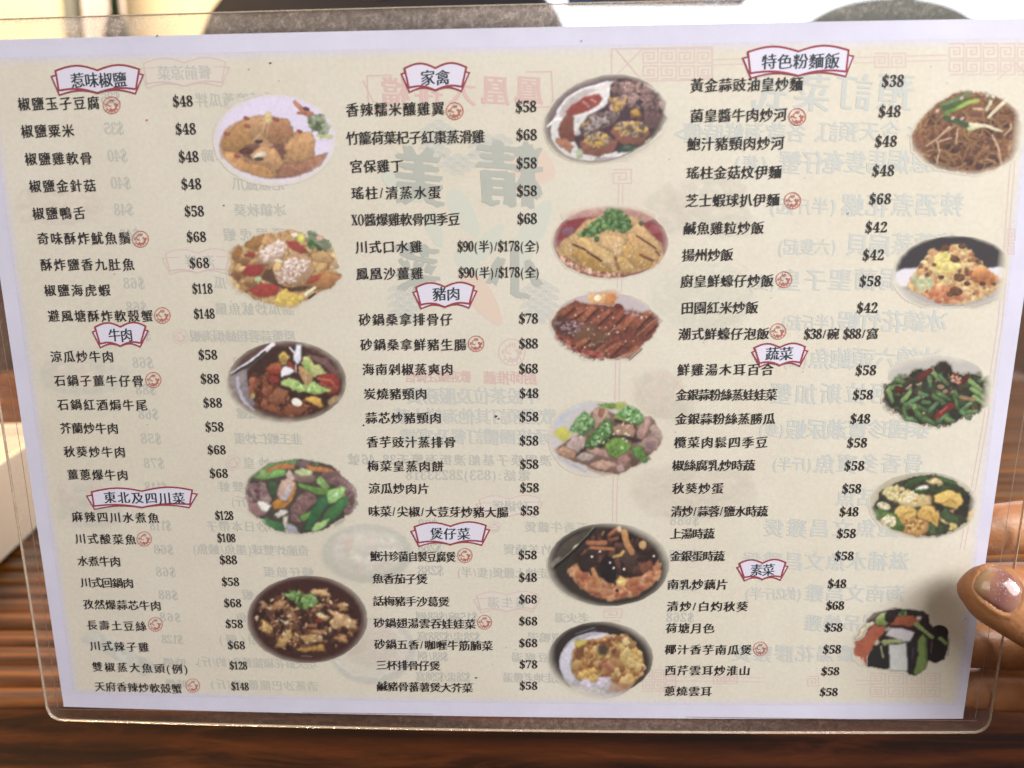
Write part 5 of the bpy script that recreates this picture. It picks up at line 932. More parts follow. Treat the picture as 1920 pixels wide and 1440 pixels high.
stamp(960, 660, 25, M_gred2, 0.00005, 'faint_stamp'); stamp(338, 631, 14, M_gred2, 0.00005, 'faint_stamp'); stamp(437, 868, 14, M_gred2, 0.00005, 'faint_stamp'); stamp(928, 988, 11, M_gred2, 0.00005, 'faint_stamp')
# scale-pattern waves and leaves of the emblem
def waves(poly_c, rx, ry, r0, name, rot=0):
    g = Geo(); cx, cy = poly_c; n = 0
    y = cy-ry; row = 0
    while y < cy+ry:
        x = cx-rx+(row % 2)*r0
        while x < cx+rx:
            if ((x-cx)/rx)**2+((y-cy)/ry)**2 < 1:
                for rr in (1, .68, .36): strip(g, [(x+r0*rr*math.cos(math.pi+math.pi*i/8), y+r0*rr*math.sin(math.pi+math.pi*i/8)*.9) for i in range(9)], 1.6, 0.00005+0.000003*(row % 2))
            x += 2*r0
        y += r0*.62; row += 1
    g.build(name, M_ghost2, paper)
for c_, rx, ry in (((818, 262), 32, 34), ((920, 285), 42, 30), ((856, 312), 34, 20), ((758, 575), 30, 36), ((1010, 570), 34, 44)): waves(c_, rx, ry, 12, 'back_page_waves')
def leaf(cx, cy, rx, ry, rot, m, z):
    g = Geo(); t = R(rot); pts = []
    for i in range(28):
        a_ = 2*math.pi*i/28; x = rx*math.cos(a_); y = ry*math.sin(a_)*(1-0.25*math.cos(a_)); pts.append((cx+x*math.cos(t)-y*math.sin(t), cy+x*math.sin(t)+y*math.cos(t)))
    fill(g, pts, z); g.build('back_page_leaf', m, paper)
for i, l in enumerate(((870, 400, 52, 20, 60, M_leaf), (1005, 420, 52, 22, -60, M_leaf), (915, 455, 44, 17, -50, M_leaf), (815, 430, 36, 14, 70, M_leaf), (885, 500, 40, 16, 40, M_leaf), (905, 560, 60, 22, 55, M_petal), (1000, 310, 46, 34, 30, M_petal), (980, 480, 40, 18, 80, M_leaf), (755, 350, 46, 17, 35, M_leaf))): leaf(*l, 0.00004+0.000003*i)
# rose fretwork border of the other page
g = Geo()
def key(x0, y0, w, h, z=0.00005, fx=1, fy=1, sl=-0.015):
    def q(u, v): return (x0+fx*u*w, y0+fy*v*h+sl*(fx*u*w))
    strip(g, [q(0, 0), q(1, 0), q(1, 1), q(0, 1), q(0, .25), q(.72, .25), q(.72, .72), q(.3, .72), q(.3, .48), q(.5, .48)], 2.2, z)
for i in range(4): key(1206+i*34, 92, 28, 26, sl=-.018); key(1206+i*34, 148, 28, 24, fy=-1, sl=-.018)
strip(g, [(1145, 92), (1335, 88)], 2.2, .00005); strip(g, [(1147, 94), (1147, 150), (1204, 92)], 2.4, .000054); strip(g, [(1156, 94), (1202, 148), (1156, 148)], 2.4, .000058)
strip(g, [(1335, 88), (1335, 140), (1320, 150), (1206, 152)], 2.2, .000054); strip(g, [(1335, 112), (1396, 110)], 1.8, .00005); strip(g, [(1335, 122), (1396, 120)], 1.8, .00005)
strip(g, [(1600, 108), (1640, 107)], 1.8, .00005); strip(g, [(1600, 118), (1640, 117)], 1.8, .00005)
key(1640, 100, 26, 26); key(1672, 100, 26, 26)
strip(g, [(1700, 105), (1775, 103)], 1.8, .00005); strip(g, [(1700, 115), (1775, 113)], 1.8, .00005)
for i in range(5): key(1780+i*32, 82, 27, 28, sl=-.018); key(1780+i*32, 140, 27, 26, fy=-1, sl=-.018)
strip(g, [(1870, 150), (1905, 118), (1925, 140)], 2.2, .00005)
for dx in (0, 8):
    strip(g, [(1160+dx, 345), (1158+dx, 520), (1152+dx, 800), (1148+dx, 985)], 1.8, .00005)
    strip(g, [(1895+dx, 300), (1872+dx, 600), (1842+dx, 800), (1800+dx, 1030)], 1.8, .00005)
    strip(g, [(1250, 1268+dx), (1400, 1270+dx), (1640, 1276+dx)], 1.8, .00005)
key(1150, 318, 34, 26); key(1132, 1142, 34, 16); key(1136, 1164, 24, 14)
for i in range(3): key(1205+i*22, 1256, 18, 18, sl=.01); key(1205+i*22, 1296, 18, 18, fy=-1, sl=.01)
key(1338, 1264, 20, 18); key(1362, 1264, 20, 18); key(1515, 1268, 20, 18)
for i in range(4): key(1632+i*34, 1262, 28, 20, sl=.01); key(1632+i*34, 1306, 28, 18, fy=-1, sl=.01)
key(1885, 430, 18, 20); key(1883, 456, 18, 20)
g.build('back_page_fretwork', M_gred2, paper)
# printer's specks and dirt
g = Geo(); rnd = random.Random(9)
for x, y, r_ in [(930, 780, 3.0), (935, 785, 2), (682, 797, 2.0), (295, 67, 2.2), (508, 118, 2.0), (893, 1270, 2.2), (1090, 77, 1.6), (467, 130, 1.4), (420, 385, 1.6), (1590, 400, 1.4), (300, 1030, 1.3), (1810, 1160, 1.2)]+[(rnd.uniform(60, 1850), rnd.uniform(90, 1310), rnd.uniform(.5, 1.0)) for k in range(60)]:
    fill(g, [(x+r_*math.cos(a_)*rnd.uniform(.6, 1.3), y+r_*math.sin(a_)*rnd.uniform(.5, 1.1)) for a_ in [k*math.pi/4 for k in range(8)]], 0.0002)
tag(g.build('speck', mat('speck_dirt', '4a3c3a', 0.8), paper), kind='stuff')
g = Geo(); fill(g, [(276+2.2*math.cos(k), 225+1.8*math.sin(k)) for k in range(6)], 0.0002); g.build('red_speck', M_stamp, paper)

# ---------------------------------------------------------------- clear lamination film
def film_mat(name):
    m = bpy.data.materials.new(name); m.use_nodes = True; nt = m.node_tree; nt.nodes.clear()
    out = N(m, 'ShaderNodeOutputMaterial'); tr = N(m, 'ShaderNodeBsdfTransparent'); tr.inputs[0].default_value = (0.985, 0.98, 0.975, 1)
    gl = N(m, 'ShaderNodeBsdfGlossy', i_Roughness=0.10); ge = N(m, 'ShaderNodeNewGeometry'); dt = N(m, 'ShaderNodeVectorMath', operation='DOT_PRODUCT'); L(m, ge.outputs['Incoming'], dt.inputs[0]); L(m, ge.outputs['Normal'], dt.inputs[1])
    ab = N(m, 'ShaderNodeMath', operation='ABSOLUTE'); L(m, dt.outputs['Value'], ab.inputs[0]); iv = N(m, 'ShaderNodeMath', operation='SUBTRACT'); iv.inputs[0].default_value = 1.0; L(m, ab.outputs[0], iv.inputs[1])
    pw = N(m, 'ShaderNodeMath', operation='POWER'); L(m, iv.outputs[0], pw.inputs[0]); pw.inputs[1].default_value = 5.0
    fr = N(m, 'ShaderNodeMath', operation='MULTIPLY_ADD'); L(m, pw.outputs[0], fr.inputs[0]); fr.inputs[1].default_value = 0.95; fr.inputs[2].default_value = 0.045
    nv = coords(m); b = N(m, 'ShaderNodeBump', i_Strength=0.25, i_Distance=0.002); L(m, noise(m, nv, 22, 3, 0.5), b.inputs['Height']); L(m, b.outputs[0], gl.inputs['Normal'])
    m1 = N(m, 'ShaderNodeMixShader'); L(m, fr.outputs[0], m1.inputs[0]); L(m, tr.outputs[0], m1.inputs[1]); L(m, gl.outputs[0], m1.inputs[2])
    # scuffs: fine worn haze, heavy along the top, lighter at the sides; bottom haze imitates a warm reflection
    at = N(m, 'ShaderNodeAttribute', attribute_name='wear_and_glow')
    s1 = noise(m, nv, 420, 6, 0.8, 0.4); s2 = noise(m, nv, 1100, 3, 0.7)
    r1 = ramp(m, s1, [(0.42, (0.12, 0.12, 0.12, 1)), (0.66, (1, 1, 1, 1))]); r2 = ramp(m, s2, [(0.42, (0.1, 0.1, 0.1, 1)), (0.7, (1, 1, 1, 1))])
    mv = coords(m, (1, 1, 1), 'Object', (0, 0, 0.7)); vo = N(m, 'ShaderNodeTexWave', wave_type='BANDS', i_Scale=90, i_Distortion=14, i_Detail=4); L(m, mv, vo.inputs['Vector'])
    r3 = ramp(m, vo.outputs['Fac'], [(0.965, (0, 0, 0, 1)), (0.995, (1, 1, 1, 1))])
    mm = mixc(m, 1.0, r1, r2, 'MULTIPLY'); mm = mixc(m, 0.12, mm, r3, 'ADD')
    ml = N(m, 'ShaderNodeMath', operation='MULTIPLY_ADD'); L(m, mm, ml.inputs[0]); ml.inputs[1].default_value = 1.0; ml.inputs[2].default_value = 0.16
    m0 = N(m, 'ShaderNodeMath', operation='MULTIPLY'); L(m, ml.outputs[0], m0.inputs[0]); L(m, at.outputs['Fac'], m0.inputs[1])
    ad = N(m, 'ShaderNodeMixShader', i_Fac=0.68); df = N(m, 'ShaderNodeBsdfDiffuse'); df.inputs[0].default_value = (0.85, 0.84, 0.86, 1); tl = N(m, 'ShaderNodeBsdfTranslucent'); tl.inputs[0].default_value = (0.9, 0.9, 0.92, 1)
    L(m, df.outputs[0], ad.inputs[1]); L(m, tl.outputs[0], ad.inputs[2])
    m2 = N(m, 'ShaderNodeMixShader'); L(m, m0.outputs[0], m2.inputs[0]); L(m, m1.outputs[0], m2.inputs[1]); L(m, ad.outputs[0], m2.inputs[2])
    L(m, m2.outputs[0], out.inputs[0]); return m
M_film = film_mat('clear_film')
FL = [(-115, 39.5), (2072, -15), (1853, 1373.5), (91, 1349.5)]
def film(name, z):
    nu, nvv = 160, 60
    X, Y = quad_grid(FL, nu, nvv)
    rc = 0.0048; Xl = X.copy(); Yl = Y.copy()
    # round the corners: pull the outermost rows in near both ends of each side
    u = np.linspace(0, 1, nu+1)[None, :]; wid = 0.31
    du = np.minimum(u, 1-u)*wid; drop = np.where(du < rc, rc-np.sqrt(np.maximum(rc**2-(rc-du)**2, 0)), 0)
    top = Y[0:1]; bot = Y[-1:]
    v = np.linspace(0, 1, nvv+1)[:, None]
    Y2 = (top-drop)*(1-v)+(bot+drop)*v
    Xu = np.concatenate([np.linspace(0, .016, 9), np.linspace(.02, .98, nu-17), np.linspace(.984, 1, 9)])[None, :]
    q = (Xu*nu); i = np.minimum(q.astype(int), nu-1); f_ = q-i
    ii = np.repeat(i, nvv+1, 0); ff = np.repeat(f_, nvv+1, 0); rr = np.arange(nvv+1)[:, None]
    X3 = X[rr, ii]*(1-ff)+X[rr, ii+1]*ff
    du = np.minimum(Xu, 1-Xu)*wid; drop = np.where(du < rc, rc-np.sqrt(np.maximum(rc**2-(rc-du)**2, 0)), 0)
    tp = X*0; Yt = (Y[0, i]*(1-f_)+Y[0, i+1]*f_)-drop; Yb = (Y[-1, i]*(1-f_)+Y[-1, i+1]*f_)+drop
    Y3 = Yt*(1-v)+Yb*v
    e = np.minimum(np.repeat(Xu, nvv+1, 0), 1-Xu)*0.31; vt = v*0.22*np.ones_like(Xu); vb = (1-v)*0.22*np.ones_like(Xu)
    wear_and_glow = 0.035+0.75*np.clip(1-vt/0.0062, 0, 1)**0.35*(vt < 0.0062)+0.14*np.clip(1-e/0.008, 0, 1)+0.26*(vb < 0.0046)*np.clip((X3-0.03)/0.08, 0, 1)  # last term: haze along the bottom rim standing in for a warm reflected glow
    wear_and_glow = wear_and_glow*(0.65+0.35*np.sin(X3*37+1.0))+0.02
    wear_and_glow = np.where(vt < 0.0062, np.maximum(wear_and_glow, 0.30), wear_and_glow*0.75)
    col = np.repeat(np.clip(wear_and_glow, 0, 1)[..., None], 4, -1)
    o = sheet(name, X3, Y3, z, M_film, menu, col); o.data.color_attributes[0].name = 'wear_and_glow'
    return X3, Y3
X3, Y3 = film('front_film', 0.00045); film('back_film', -0.00055)
# fused outer edge that catches the light, and the pressed seam round the paper
pts = [(X3[0, j], Y3[0, j]) for j in range(X3.shape[1])]+[(X3[i, -1], Y3[i, -1]) for i in range(1, X3.shape[0])]+[(X3[-1, j], Y3[-1, j]) for j in range(X3.shape[1]-2, -1, -1)]+[(X3[i, 0], Y3[i, 0]) for i in range(X3.shape[0]-2, 0, -1)]
pts = np.array(pts); n = len(pts)
nx_ = np.roll(pts, -1, 0)-np.roll(pts, 1, 0); nx_ /= np.linalg.norm(nx_, axis=1, keepdims=True)+1e-12; nr = np.stack([-nx_[:, 1], nx_[:, 0]], -1)
prof = [(-0.00014, 0.00050), (0.00012, 0.00040), (0.00020, -0.00005), (0.00012, -0.00052), (-0.00014, -0.00060)]
vs, fs = [], []
for a_, b_ in prof:
    q = pts+nr*a_
    vs += [(x, y, bow(x)+b_) for x, y in q]
for k in range(len(prof)-1):
    for i in range(n): j = (i+1) % n; fs.append((k*n+i, k*n+j, (k+1)*n+j, (k+1)*n+i))
M_rim = mat('film_edge_plastic', 'c8b49c', 0.14, 0.9); bsdf(M_rim).inputs['Transmission Weight'].default_value = 0.35; nv = coords(M_rim); bump(M_rim, noise(M_rim, nv, 130, 5, 0.8), 1.0, 0.0012)
mesh('film_edge', vs, fs, M_rim, menu, True)
g = Geo(); strip(g, [(-88, 60), (42, 860), (109, 1325)], 1.3, 0.0002); strip(g, [(2040, 20), (1918, 785), (1828, 1345)], 1.3, 0.0002); strip(g, [(109, 1329), (700, 1337), (1400, 1345), (1830, 1351)], 1.2, 0.0002)
g.build('film_seam', mat('seam_crease', '8c766a', 0.3), menu)
# ---------------------------------------------------------------- the hand that holds the menu
def skin_body(name, nodes, edges, m, root=0, levels=2, parent=None):
    me = bpy.data.meshes.new(name); me.from_pydata([tuple(p) for p, r in nodes], edges, []); o = link(name, me, m, parent)
    sk = o.modifiers.new('skin', 'SKIN'); sk.use_smooth_shade = True
    for i, (p, r) in enumerate(nodes):
        d = me.skin_vertices[0].data[i]
        d.radius = (r, r) if not isinstance(r, tuple) else r; d.use_root = (i == root)
    sb = o.modifiers.new('sub', 'SUBSURF'); sb.levels = levels; sb.render_levels = levels
    bpy.context.view_layer.update()
    dg = bpy.context.evaluated_depsgraph_get(); ev = o.evaluated_get(dg)
    nm = bpy.data.meshes.new_from_object(ev); nm.name = name
    o.modifiers.clear(); o.data = nm; nm.materials.clear(); nm.materials.append(m)
    nm.polygons.foreach_set('use_smooth', [True]*len(nm.polygons))
    return o
M_skin = mat('hand_skin', None, 0.46, 0.45); nv = coords(M_skin)
c1 = ramp(M_skin, noise(M_skin, nv, 55, 4, 0.6), [(0.3, '9a6440'), (0.55, 'ab774f'), (0.75, 'b6845c')])
L(M_skin, c1, bsdf(M_skin).inputs['Base Color']); bsdf(M_skin).inputs['Subsurface Weight'].default_value = 0.12; bsdf(M_skin).inputs['Subsurface Radius'].default_value = (0.006, 0.002, 0.001)
bsdf(M_skin).inputs['Subsurface Scale'].default_value = 0.6
wv_ = N(M_skin, 'ShaderNodeTexVoronoi', i_Scale=900); L(M_skin, nv, wv_.inputs['Vector']); nz = noise(M_skin, nv, 350, 4, 0.7)
mx_ = N(M_skin, 'ShaderNodeMath', operation='MULTIPLY'); L(M_skin, wv_.outputs['Distance'], mx_.inputs[0]); L(M_skin, nz, mx_.inputs[1]); bump(M_skin, mx_.outputs[0], 0.4, 0.00035)
FY = 0.2505
nodes = [(atY(2215, 1170, 0.250), 0.0170),                                            # palm centre
 (atY(2100, 1020, 0.252), 0.0105), (atY(1965, 990, FY), 0.0088), (atY(1860, 993, FY-0.001), 0.0082), (atY(1760, 1003, FY-0.002), 0.0070),
 (atY(2110, 1125, 0.256), 0.0105), (atY(1965, 1106, FY+0.003), 0.0090), (atY(1850, 1104, FY), 0.0085), (atY(1735, 1108, FY-0.002), 0.0072),
 (atY(2115, 1225, 0.256), 0.0100), (atY(1965, 1208, FY+0.003), 0.0088), (atY(1850, 1206, FY), 0.0082), (atY(1740, 1205, FY-0.002), 0.0070),
 (atY(2110, 1312, 0.252), 0.0090), (atY(1965, 1296, FY+0.001), 0.0075), (atY(1860, 1293, FY-0.001), 0.0070), (atY(1775, 1290, FY-0.002), 0.0060),
 (atY(2190, 1275, 0.232), 0.0150), (atY(2060, 1215, 0.2220), 0.0112), (atY(1960, 1160, 0.2255), 0.0106), (atY(1888, 1124, 0.2285), 0.0100), (atY(1855, 1107, 0.2295), 0.0088),
 (atY(2420, 1300, 0.235), 0.0230), (atY(2700, 1480, 0.20), 0.0240), (atY(3300, 1900, 0.13), 0.0300)]
edges = [(0, 1), (1, 2), (2, 3), (3, 4), (0, 5), (5, 6), (6, 7), (7, 8), (0, 9), (9, 10), (10, 11), (11, 12), (0, 13), (13, 14), (14, 15), (15, 16), (0, 17), (17, 18), (18, 19), (19, 20), (20, 21), (0, 22), (22, 23), (23, 24)]
HV, HF = [], []
def loft(cs, rs, ax=(0, 0, 1), flat=1.0, sg=20, sub=4):
    """closed tapered tube with rounded ends through the joints cs (Catmull-Rom), added to the hand"""
    cs = [Vector(c) for c in cs]; P_, R_ = [], []
    for i in range(len(cs)-1):
        p0, p1, p2, p3 = cs[max(i-1, 0)], cs[i], cs[i+1], cs[min(i+2, len(cs)-1)]
        for k in range(sub):
            t = k/sub; P_.append(0.5*((2*p1)+(p2-p0)*t+(2*p0-5*p1+4*p2-p3)*t*t+(3*p1-p0-3*p2+p3)*t**3)); R_.append(rs[i]+(rs[i+1]-rs[i])*(t*t*(3-2*t)))
    P_.append(cs[-1]); R_.append(rs[-1])
    for end in (0, -1):                                    # rounded caps
        d = (P_[end]-P_[1 if end == 0 else -2]).normalized(); r = R_[end]; c = P_[end]
        cap = [(c+d*r*math.sin(a), r*math.cos(a)) for a in (0.5, 0.95, 1.3, 1.5)]
        for q, rr in cap:
            if end == 0: P_.insert(0, q); R_.insert(0, rr)
            else: P_.append(q); R_.append(rr)
    n0 = len(HV); A = Vector(ax)
    for i, c in enumerate(P_):
        a = (P_[min(i+1, len(P_)-1)]-P_[max(i-1, 0)]).normalized(); v = (A-a*A.dot(a)).normalized(); w = a.cross(v)
        for k in range(sg):
            t = 2*math.pi*k/sg; HV.append(c+w*(R_[i]*math.cos(t)*flat)+v*(R_[i]*math.sin(t)))
    m = len(P_)
    for i in range(m-1):
        for k in range(sg): HF.append((n0+i*sg+k, n0+i*sg+(k+1) % sg, n0+(i+1)*sg+(k+1) % sg, n0+(i+1)*sg+k))
    HF.append(tuple(n0+k for k in range(sg))[::-1]); HF.append(tuple(n0+(m-1)*sg+k for k in range(sg)))
for a_ in ((1, 2, 3, 4), (5, 6, 7, 8), (9, 10, 11, 12), (13, 14, 15, 16)):
    loft([nodes[0][0].lerp(nodes[a_[0]][0], 0.3)]+[nodes[k][0] for k in a_], [0.012]+[nodes[k][1] for k in a_], flat=0.94)
loft([nodes[13][0]+Vector((.004, 0, 0)), nodes[0][0], nodes[1][0]+Vector((.004, 0, 0))], [0.011, 0.014, 0.012])
loft([nodes[18][0], nodes[17][0], nodes[0][0].lerp(nodes[22][0], 0.4), nodes[22][0]], [0.0118, 0.0155, 0.0200, 0.0240])
loft([nodes[0][0], nodes[22][0], nodes[23][0], nodes[24][0]], [0.018, 0.0255, 0.0245, 0.032], flat=0.85)
hand = mesh('hand', HV, HF, M_skin)
# the thumb itself: a lofted tip whose flat upper face carries the nail, fused with the hand into one skin
cl = [(1797, 1109), (1803, 1109), (1812, 1109), (1826, 1110), (1845, 1112), (1866, 1117), (1890, 1128), (1920, 1144), (1955, 1163), (2000, 1187), (2060, 1217), (2120, 1246)]
rad = [4, 22, 35, 47, 55, 58, 60, 62, 64, 66, 68, 70]
YS = [0.2335, 0.2325, 0.2317, 0.2310, 0.2300, 0.2290, 0.2280, 0.2268, 0.2255, 0.2235, 0.2220, 0.2220]
cen = [atY(x, y, Y_) for (x, y), Y_ in zip(cl, YS)]; vs, fs = [], []; sg = 28
view = Vector(_fw)
for i, c in enumerate(cen):
    a = cen[min(i+1, len(cen)-1)]-cen[max(i-1, 0)]; a.normalize()
    v = (view-a*view.dot(a)).normalized(); w = a.cross(v).normalized()
    r = rad[i]/FPX*((c-CAM).dot(view))
    for k in range(sg):
        t = 2*math.pi*k/sg; cs, sn = math.cos(t), math.sin(t)
        dep = 0.80 if sn > 0 else 0.74
        vs.append(c+w*(r*math.copysign(abs(cs)**0.92, cs))+v*(r*dep*math.copysign(abs(sn)**0.95, sn)))
for i in range(len(cen)-1):
    for k in range(sg): fs.append((i*sg+k, i*sg+(k+1) % sg, (i+1)*sg+(k+1) % sg, (i+1)*sg+k))
fs.append(tuple(range(sg))[::-1]); fs.append(tuple((len(cen)-1)*sg+k for k in range(sg)))
hb = bmesh.new(); hb.from_mesh(hand.data)
nv_ = [hb.verts.new(v) for v in vs]
for f in fs: hb.faces.new([nv_[q] for q in f])
bmesh.ops.recalc_face_normals(hb, faces=hb.faces)
hm = bpy.data.meshes.new('hand'); hb.to_mesh(hm); hb.free(); hand.data = hm
rm = hand.modifiers.new('fuse', 'REMESH'); rm.mode = 'VOXEL'; rm.voxel_size = 0.0007; rm.use_smooth_shade = True
smm = hand.modifiers.new('soft', 'SMOOTH'); smm.factor = 0.5; smm.iterations = 10
bpy.context.view_layer.update()
nm = bpy.data.meshes.new_from_object(hand.evaluated_get(bpy.context.evaluated_depsgraph_get())); nm.name = 'hand'
hand.modifiers.clear(); hand.data = nm; nm.materials.clear(); nm.materials.append(M_skin)
NAIL = np.array([(1825, 1103), (1828, 1088), (1837, 1072), (1852, 1061), (1868, 1059), (1882, 1066), (1897, 1077), (1911, 1091), (1918, 1105), (1917, 1124), (1908, 1142), (1894, 1151), (1878, 1147), (1860, 1136), (1842, 1123), (1830, 1112)], float)
def nail_dist(q):
    """signed pixel distance to the nail's outline, negative inside"""
    a = NAIL; b = np.roll(NAIL, -1, 0); q = q[:, None, :]
    ab = b-a; t = np.clip(((q-a)*ab).sum(-1)/(ab**2).sum(-1), 0, 1); d = np.linalg.norm(q-a-t[..., None]*ab, axis=-1).min(1)
    y = q[..., 1]; x = q[..., 0]
    c = ((a[:, 1] > y) != (b[:, 1] > y)) & (x < (b[:, 0]-a[:, 0])*(y-a[:, 1])/(b[:, 1]-a[:, 1]+1e-9)+a[:, 0])
    return np.where(c.sum(1) % 2 == 1, -d, d)
n = len(nm.vertices); co = np.empty(n*3); nm.vertices.foreach_get('co', co); co = co.reshape(-1, 3); no = np.empty(n*3); nm.vertices.foreach_get('normal', no); no = no.reshape(-1, 3)
dd = co-_C; dp = dd@_fw; PX = np.stack([960+FPX*(dd@_rt)/dp, 720-FPX*(dd@_up)/dp], -1)
front = ((no*dd).sum(1) < 0) & (co[:, 1] < 0.2325) & (PX[:, 0] < 1990)
sd = np.full(n, 99.0); sd[front] = nail_dist(PX[front])
side = np.clip((PX[:, 0]-1822)/18, 0, 1)
push = np.where(sd < -1, -0.00042, 0)+0.00036*np.exp(-((sd-6)/4.5)**2)*side
# creases over the joint
u_ = (PX[:, 0]-1940)*0.88+(PX[:, 1]-1150)*0.47
push += np.where(front, -0.00035*np.exp(-((u_-8)/3)**2)-0.0003*np.exp(-((u_-19)/3)**2)-0.00026*np.exp(-((u_+2)/2.5)**2), 0)
co2 = co+no*push[:, None]; nm.vertices.foreach_set('co', co2.reshape(-1)); nm.update()
nm.polygons.foreach_set('use_smooth', [True]*len(nm.polygons))
hand_root = tag(empty('person', tuple(nodes[24][0])), "hand of a person gripping the menu's lower right edge, thumb in front with glittery nail", 'person')
bpy.context.view_layer.update()
hand.parent = hand_root; hand.matrix_parent_inverse = hand_root.matrix_world.inverted()
bv = BVHTree.FromPolygons([Vector(v) for v in co], [tuple(p.vertices) for p in nm.polygons])
def on_thumb(px, py, off):
    d = Vector(ray(px, py)).normalized(); h = bv.ray_cast(CAM, d)
    if h[0] is None: return None
    nn = h[1] if h[1].dot(d) < 0 else -h[1]
    return h[0]+nn*off
cN = NAIL.mean(0); vs = []; along = []; rings = 12; m_ = 48
# resample the outline
seg = np.roll(NAIL, -1, 0)-NAIL; cum = np.concatenate([[0], np.cumsum(np.linalg.norm(seg, axis=1))]); out = []
for k in range(m_):
    t = cum[-1]*k/m_; i = min(np.searchsorted(cum, t, side='right')-1, len(NAIL)-1); f_ = (t-cum[i])/(cum[i+1]-cum[i]); out.append(NAIL[i]+seg[i]*f_)
out = np.array(out); out = (np.roll(out, 1, 0)+2*out+np.roll(out, -1, 0))/4
fs = []
pts_ = [cN]
for r_ in range(1, rings+1): pts_ += [cN+(o_-cN)*(r_/rings) for o_ in out]
for i, q in enumerate(pts_):
    rr = 0 if i == 0 else ((i-1)//m_+1)/rings
    p = on_thumb(q[0], q[1], 0.00022-0.00045*rr**8+0.00012*(1-rr*rr))
    vs.append(p if p is not None else vs[-1]); along.append(((q-np.array([1825, 1095]))@np.array([0.93, 0.37]))/95)
for k in range(m_): fs.append((0, 1+k, 1+(k+1) % m_))
for r_ in range(rings-1):
    for k in range(m_): a_, b_ = 1+r_*m_+k, 1+r_*m_+(k+1) % m_; fs.append((a_, a_+m_, b_+m_, b_))
M_nail = mat('glitter_nail', None, 0.16, 0.6, Coat_Weight=0.6, Coat_Roughness=0.06); nv = coords(M_nail)
vor = N(M_nail, 'ShaderNodeTexVoronoi', i_Scale=2300); L(M_nail, nv, vor.inputs['Vector'])
sep = N(M_nail, 'ShaderNodeSeparateColor'); L(M_nail, vor.outputs['Color'], sep.inputs[0])
gl = ramp(M_nail, sep.outputs[0], [(0.80, (0, 0, 0, 1)), (0.84, (1, 1, 1, 1))]); dm = ramp(M_nail, vor.outputs['Distance'], [(0.25, (1, 1, 1, 1)), (0.42, (0, 0, 0, 1))]); gk = mixc(M_nail, 1.0, gl, dm, 'MULTIPLY')
at = N(M_nail, 'ShaderNodeAttribute', attribute_name='along'); base = ramp(M_nail, at.outputs['Fac'], [(0.0, 'b08e64'), (0.20, 'a5805e'), (0.36, '8c6050'), (0.6, '7c4f48'), (1.0, '946a5a')])
gm = mixc(M_nail, 1.0, gk, ramp(M_nail, N(M_nail, 'ShaderNodeAttribute', attribute_name='glit').outputs['Fac'], [(0.10, (0, 0, 0, 1)), (0.5, (1, 1, 1, 1))]), 'MULTIPLY')
L(M_nail, mixc(M_nail, gm, base, (0.95, 0.92, 1.0, 1)), bsdf(M_nail).inputs['Base Color']); L(M_nail, gm, bsdf(M_nail).inputs['Metallic'])
nail = mesh('thumb_nail', vs, fs, M_nail, None, True)
al_ = nail.data.attributes.new('along', 'FLOAT', 'POINT'); al_.data.foreach_set('value', along)
gz = nail.data.attributes.new('glit', 'FLOAT', 'POINT'); gz.data.foreach_set('value', [math.exp(-((q[0]-1883)/24)**2-((q[1]-1098)/26)**2) for q in pts_])
nail.parent = hand_root; nail.matrix_parent_inverse = hand_root.matrix_world.inverted(); nail['label'] = 'thumb nail with silver glitter'

# ---------------------------------------------------------------- people and things across the room, out of focus
M_coat = mat('dark_navy_cloth', '14161e', 0.85); nv = coords(M_coat); bump(M_coat, noise(M_coat, nv, 300), 0.4, 0.002)
M_skin2 = mat('face_skin', '8a5c48', 0.55)
M_hair = mat('black_hair', '0c0a0a', 0.45)
PY = 1.30
pc = atY(655, 20, PY); px = pc.x+0.055; pz = pc.z+0.055          # base of the neck
def V(x, y, z): return Vector((px+x, PY+y, z))
coat = skin_body('jacket', [(V(0, 0.10, 0.50), (0.15, 0.13)), (V(0, 0.06, 0.70), (0.14, 0.11)), (V(0, 0.02, 0.92), (0.15, 0.11)), (V(0, 0.0, pz-0.11), (0.16, 0.10)), (V(0, 0, pz-0.035), (0.085, 0.08)),
  (V(-0.21, 0.0, pz-0.060), 0.074), (V(-0.25, -0.05, pz-0.30), 0.055), (V(-0.20, -0.26, 0.84), 0.042),
  (V(0.21, 0.0, pz-0.060), 0.074), (V(0.25, -0.05, pz-0.30), 0.055), (V(0.20, -0.26, 0.84), 0.042)],
  [(0, 1), (1, 2), (2, 3), (3, 4), (3, 5), (5, 6), (6, 7), (3, 8), (8, 9), (9, 10)], M_coat, 0, 2)
head = skin_body('head', [(V(-0.03, -0.080, pz-0.065), 0.050), (V(0, -0.01, pz+0.06), 0.048), (V(0, -0.02, pz+0.12), (0.058, 0.07)), (V(0, -0.01, pz+0.19), (0.072, 0.086)), (V(0, 0.0, pz+0.26), (0.055, 0.068)), (V(0, -0.105, pz+0.155), 0.012)], [(0, 1), (1, 2), (2, 3), (3, 4), (3, 5)], M_skin2, 0, 2)
hair = skin_body('hair', [(V(0, 0.035, pz+0.13), 0.062), (V(0, 0.03, pz+0.20), (0.080, 0.082)), (V(0, 0.0, pz+0.275), (0.066, 0.078))], [(0, 1), (1, 2)], M_hair, 0, 2)
M_eye = mat('eye_dark', '0c0a0a', 0.3); M_lip = mat('lip_skin', '8c4a44', 0.5)
pr = tag(empty('person', (px, PY, 0.45)), 'blurred person in a dark jacket sitting across the table, top of the picture', 'person')
bpy.context.view_layer.update()
parts = [coat, head, hair]
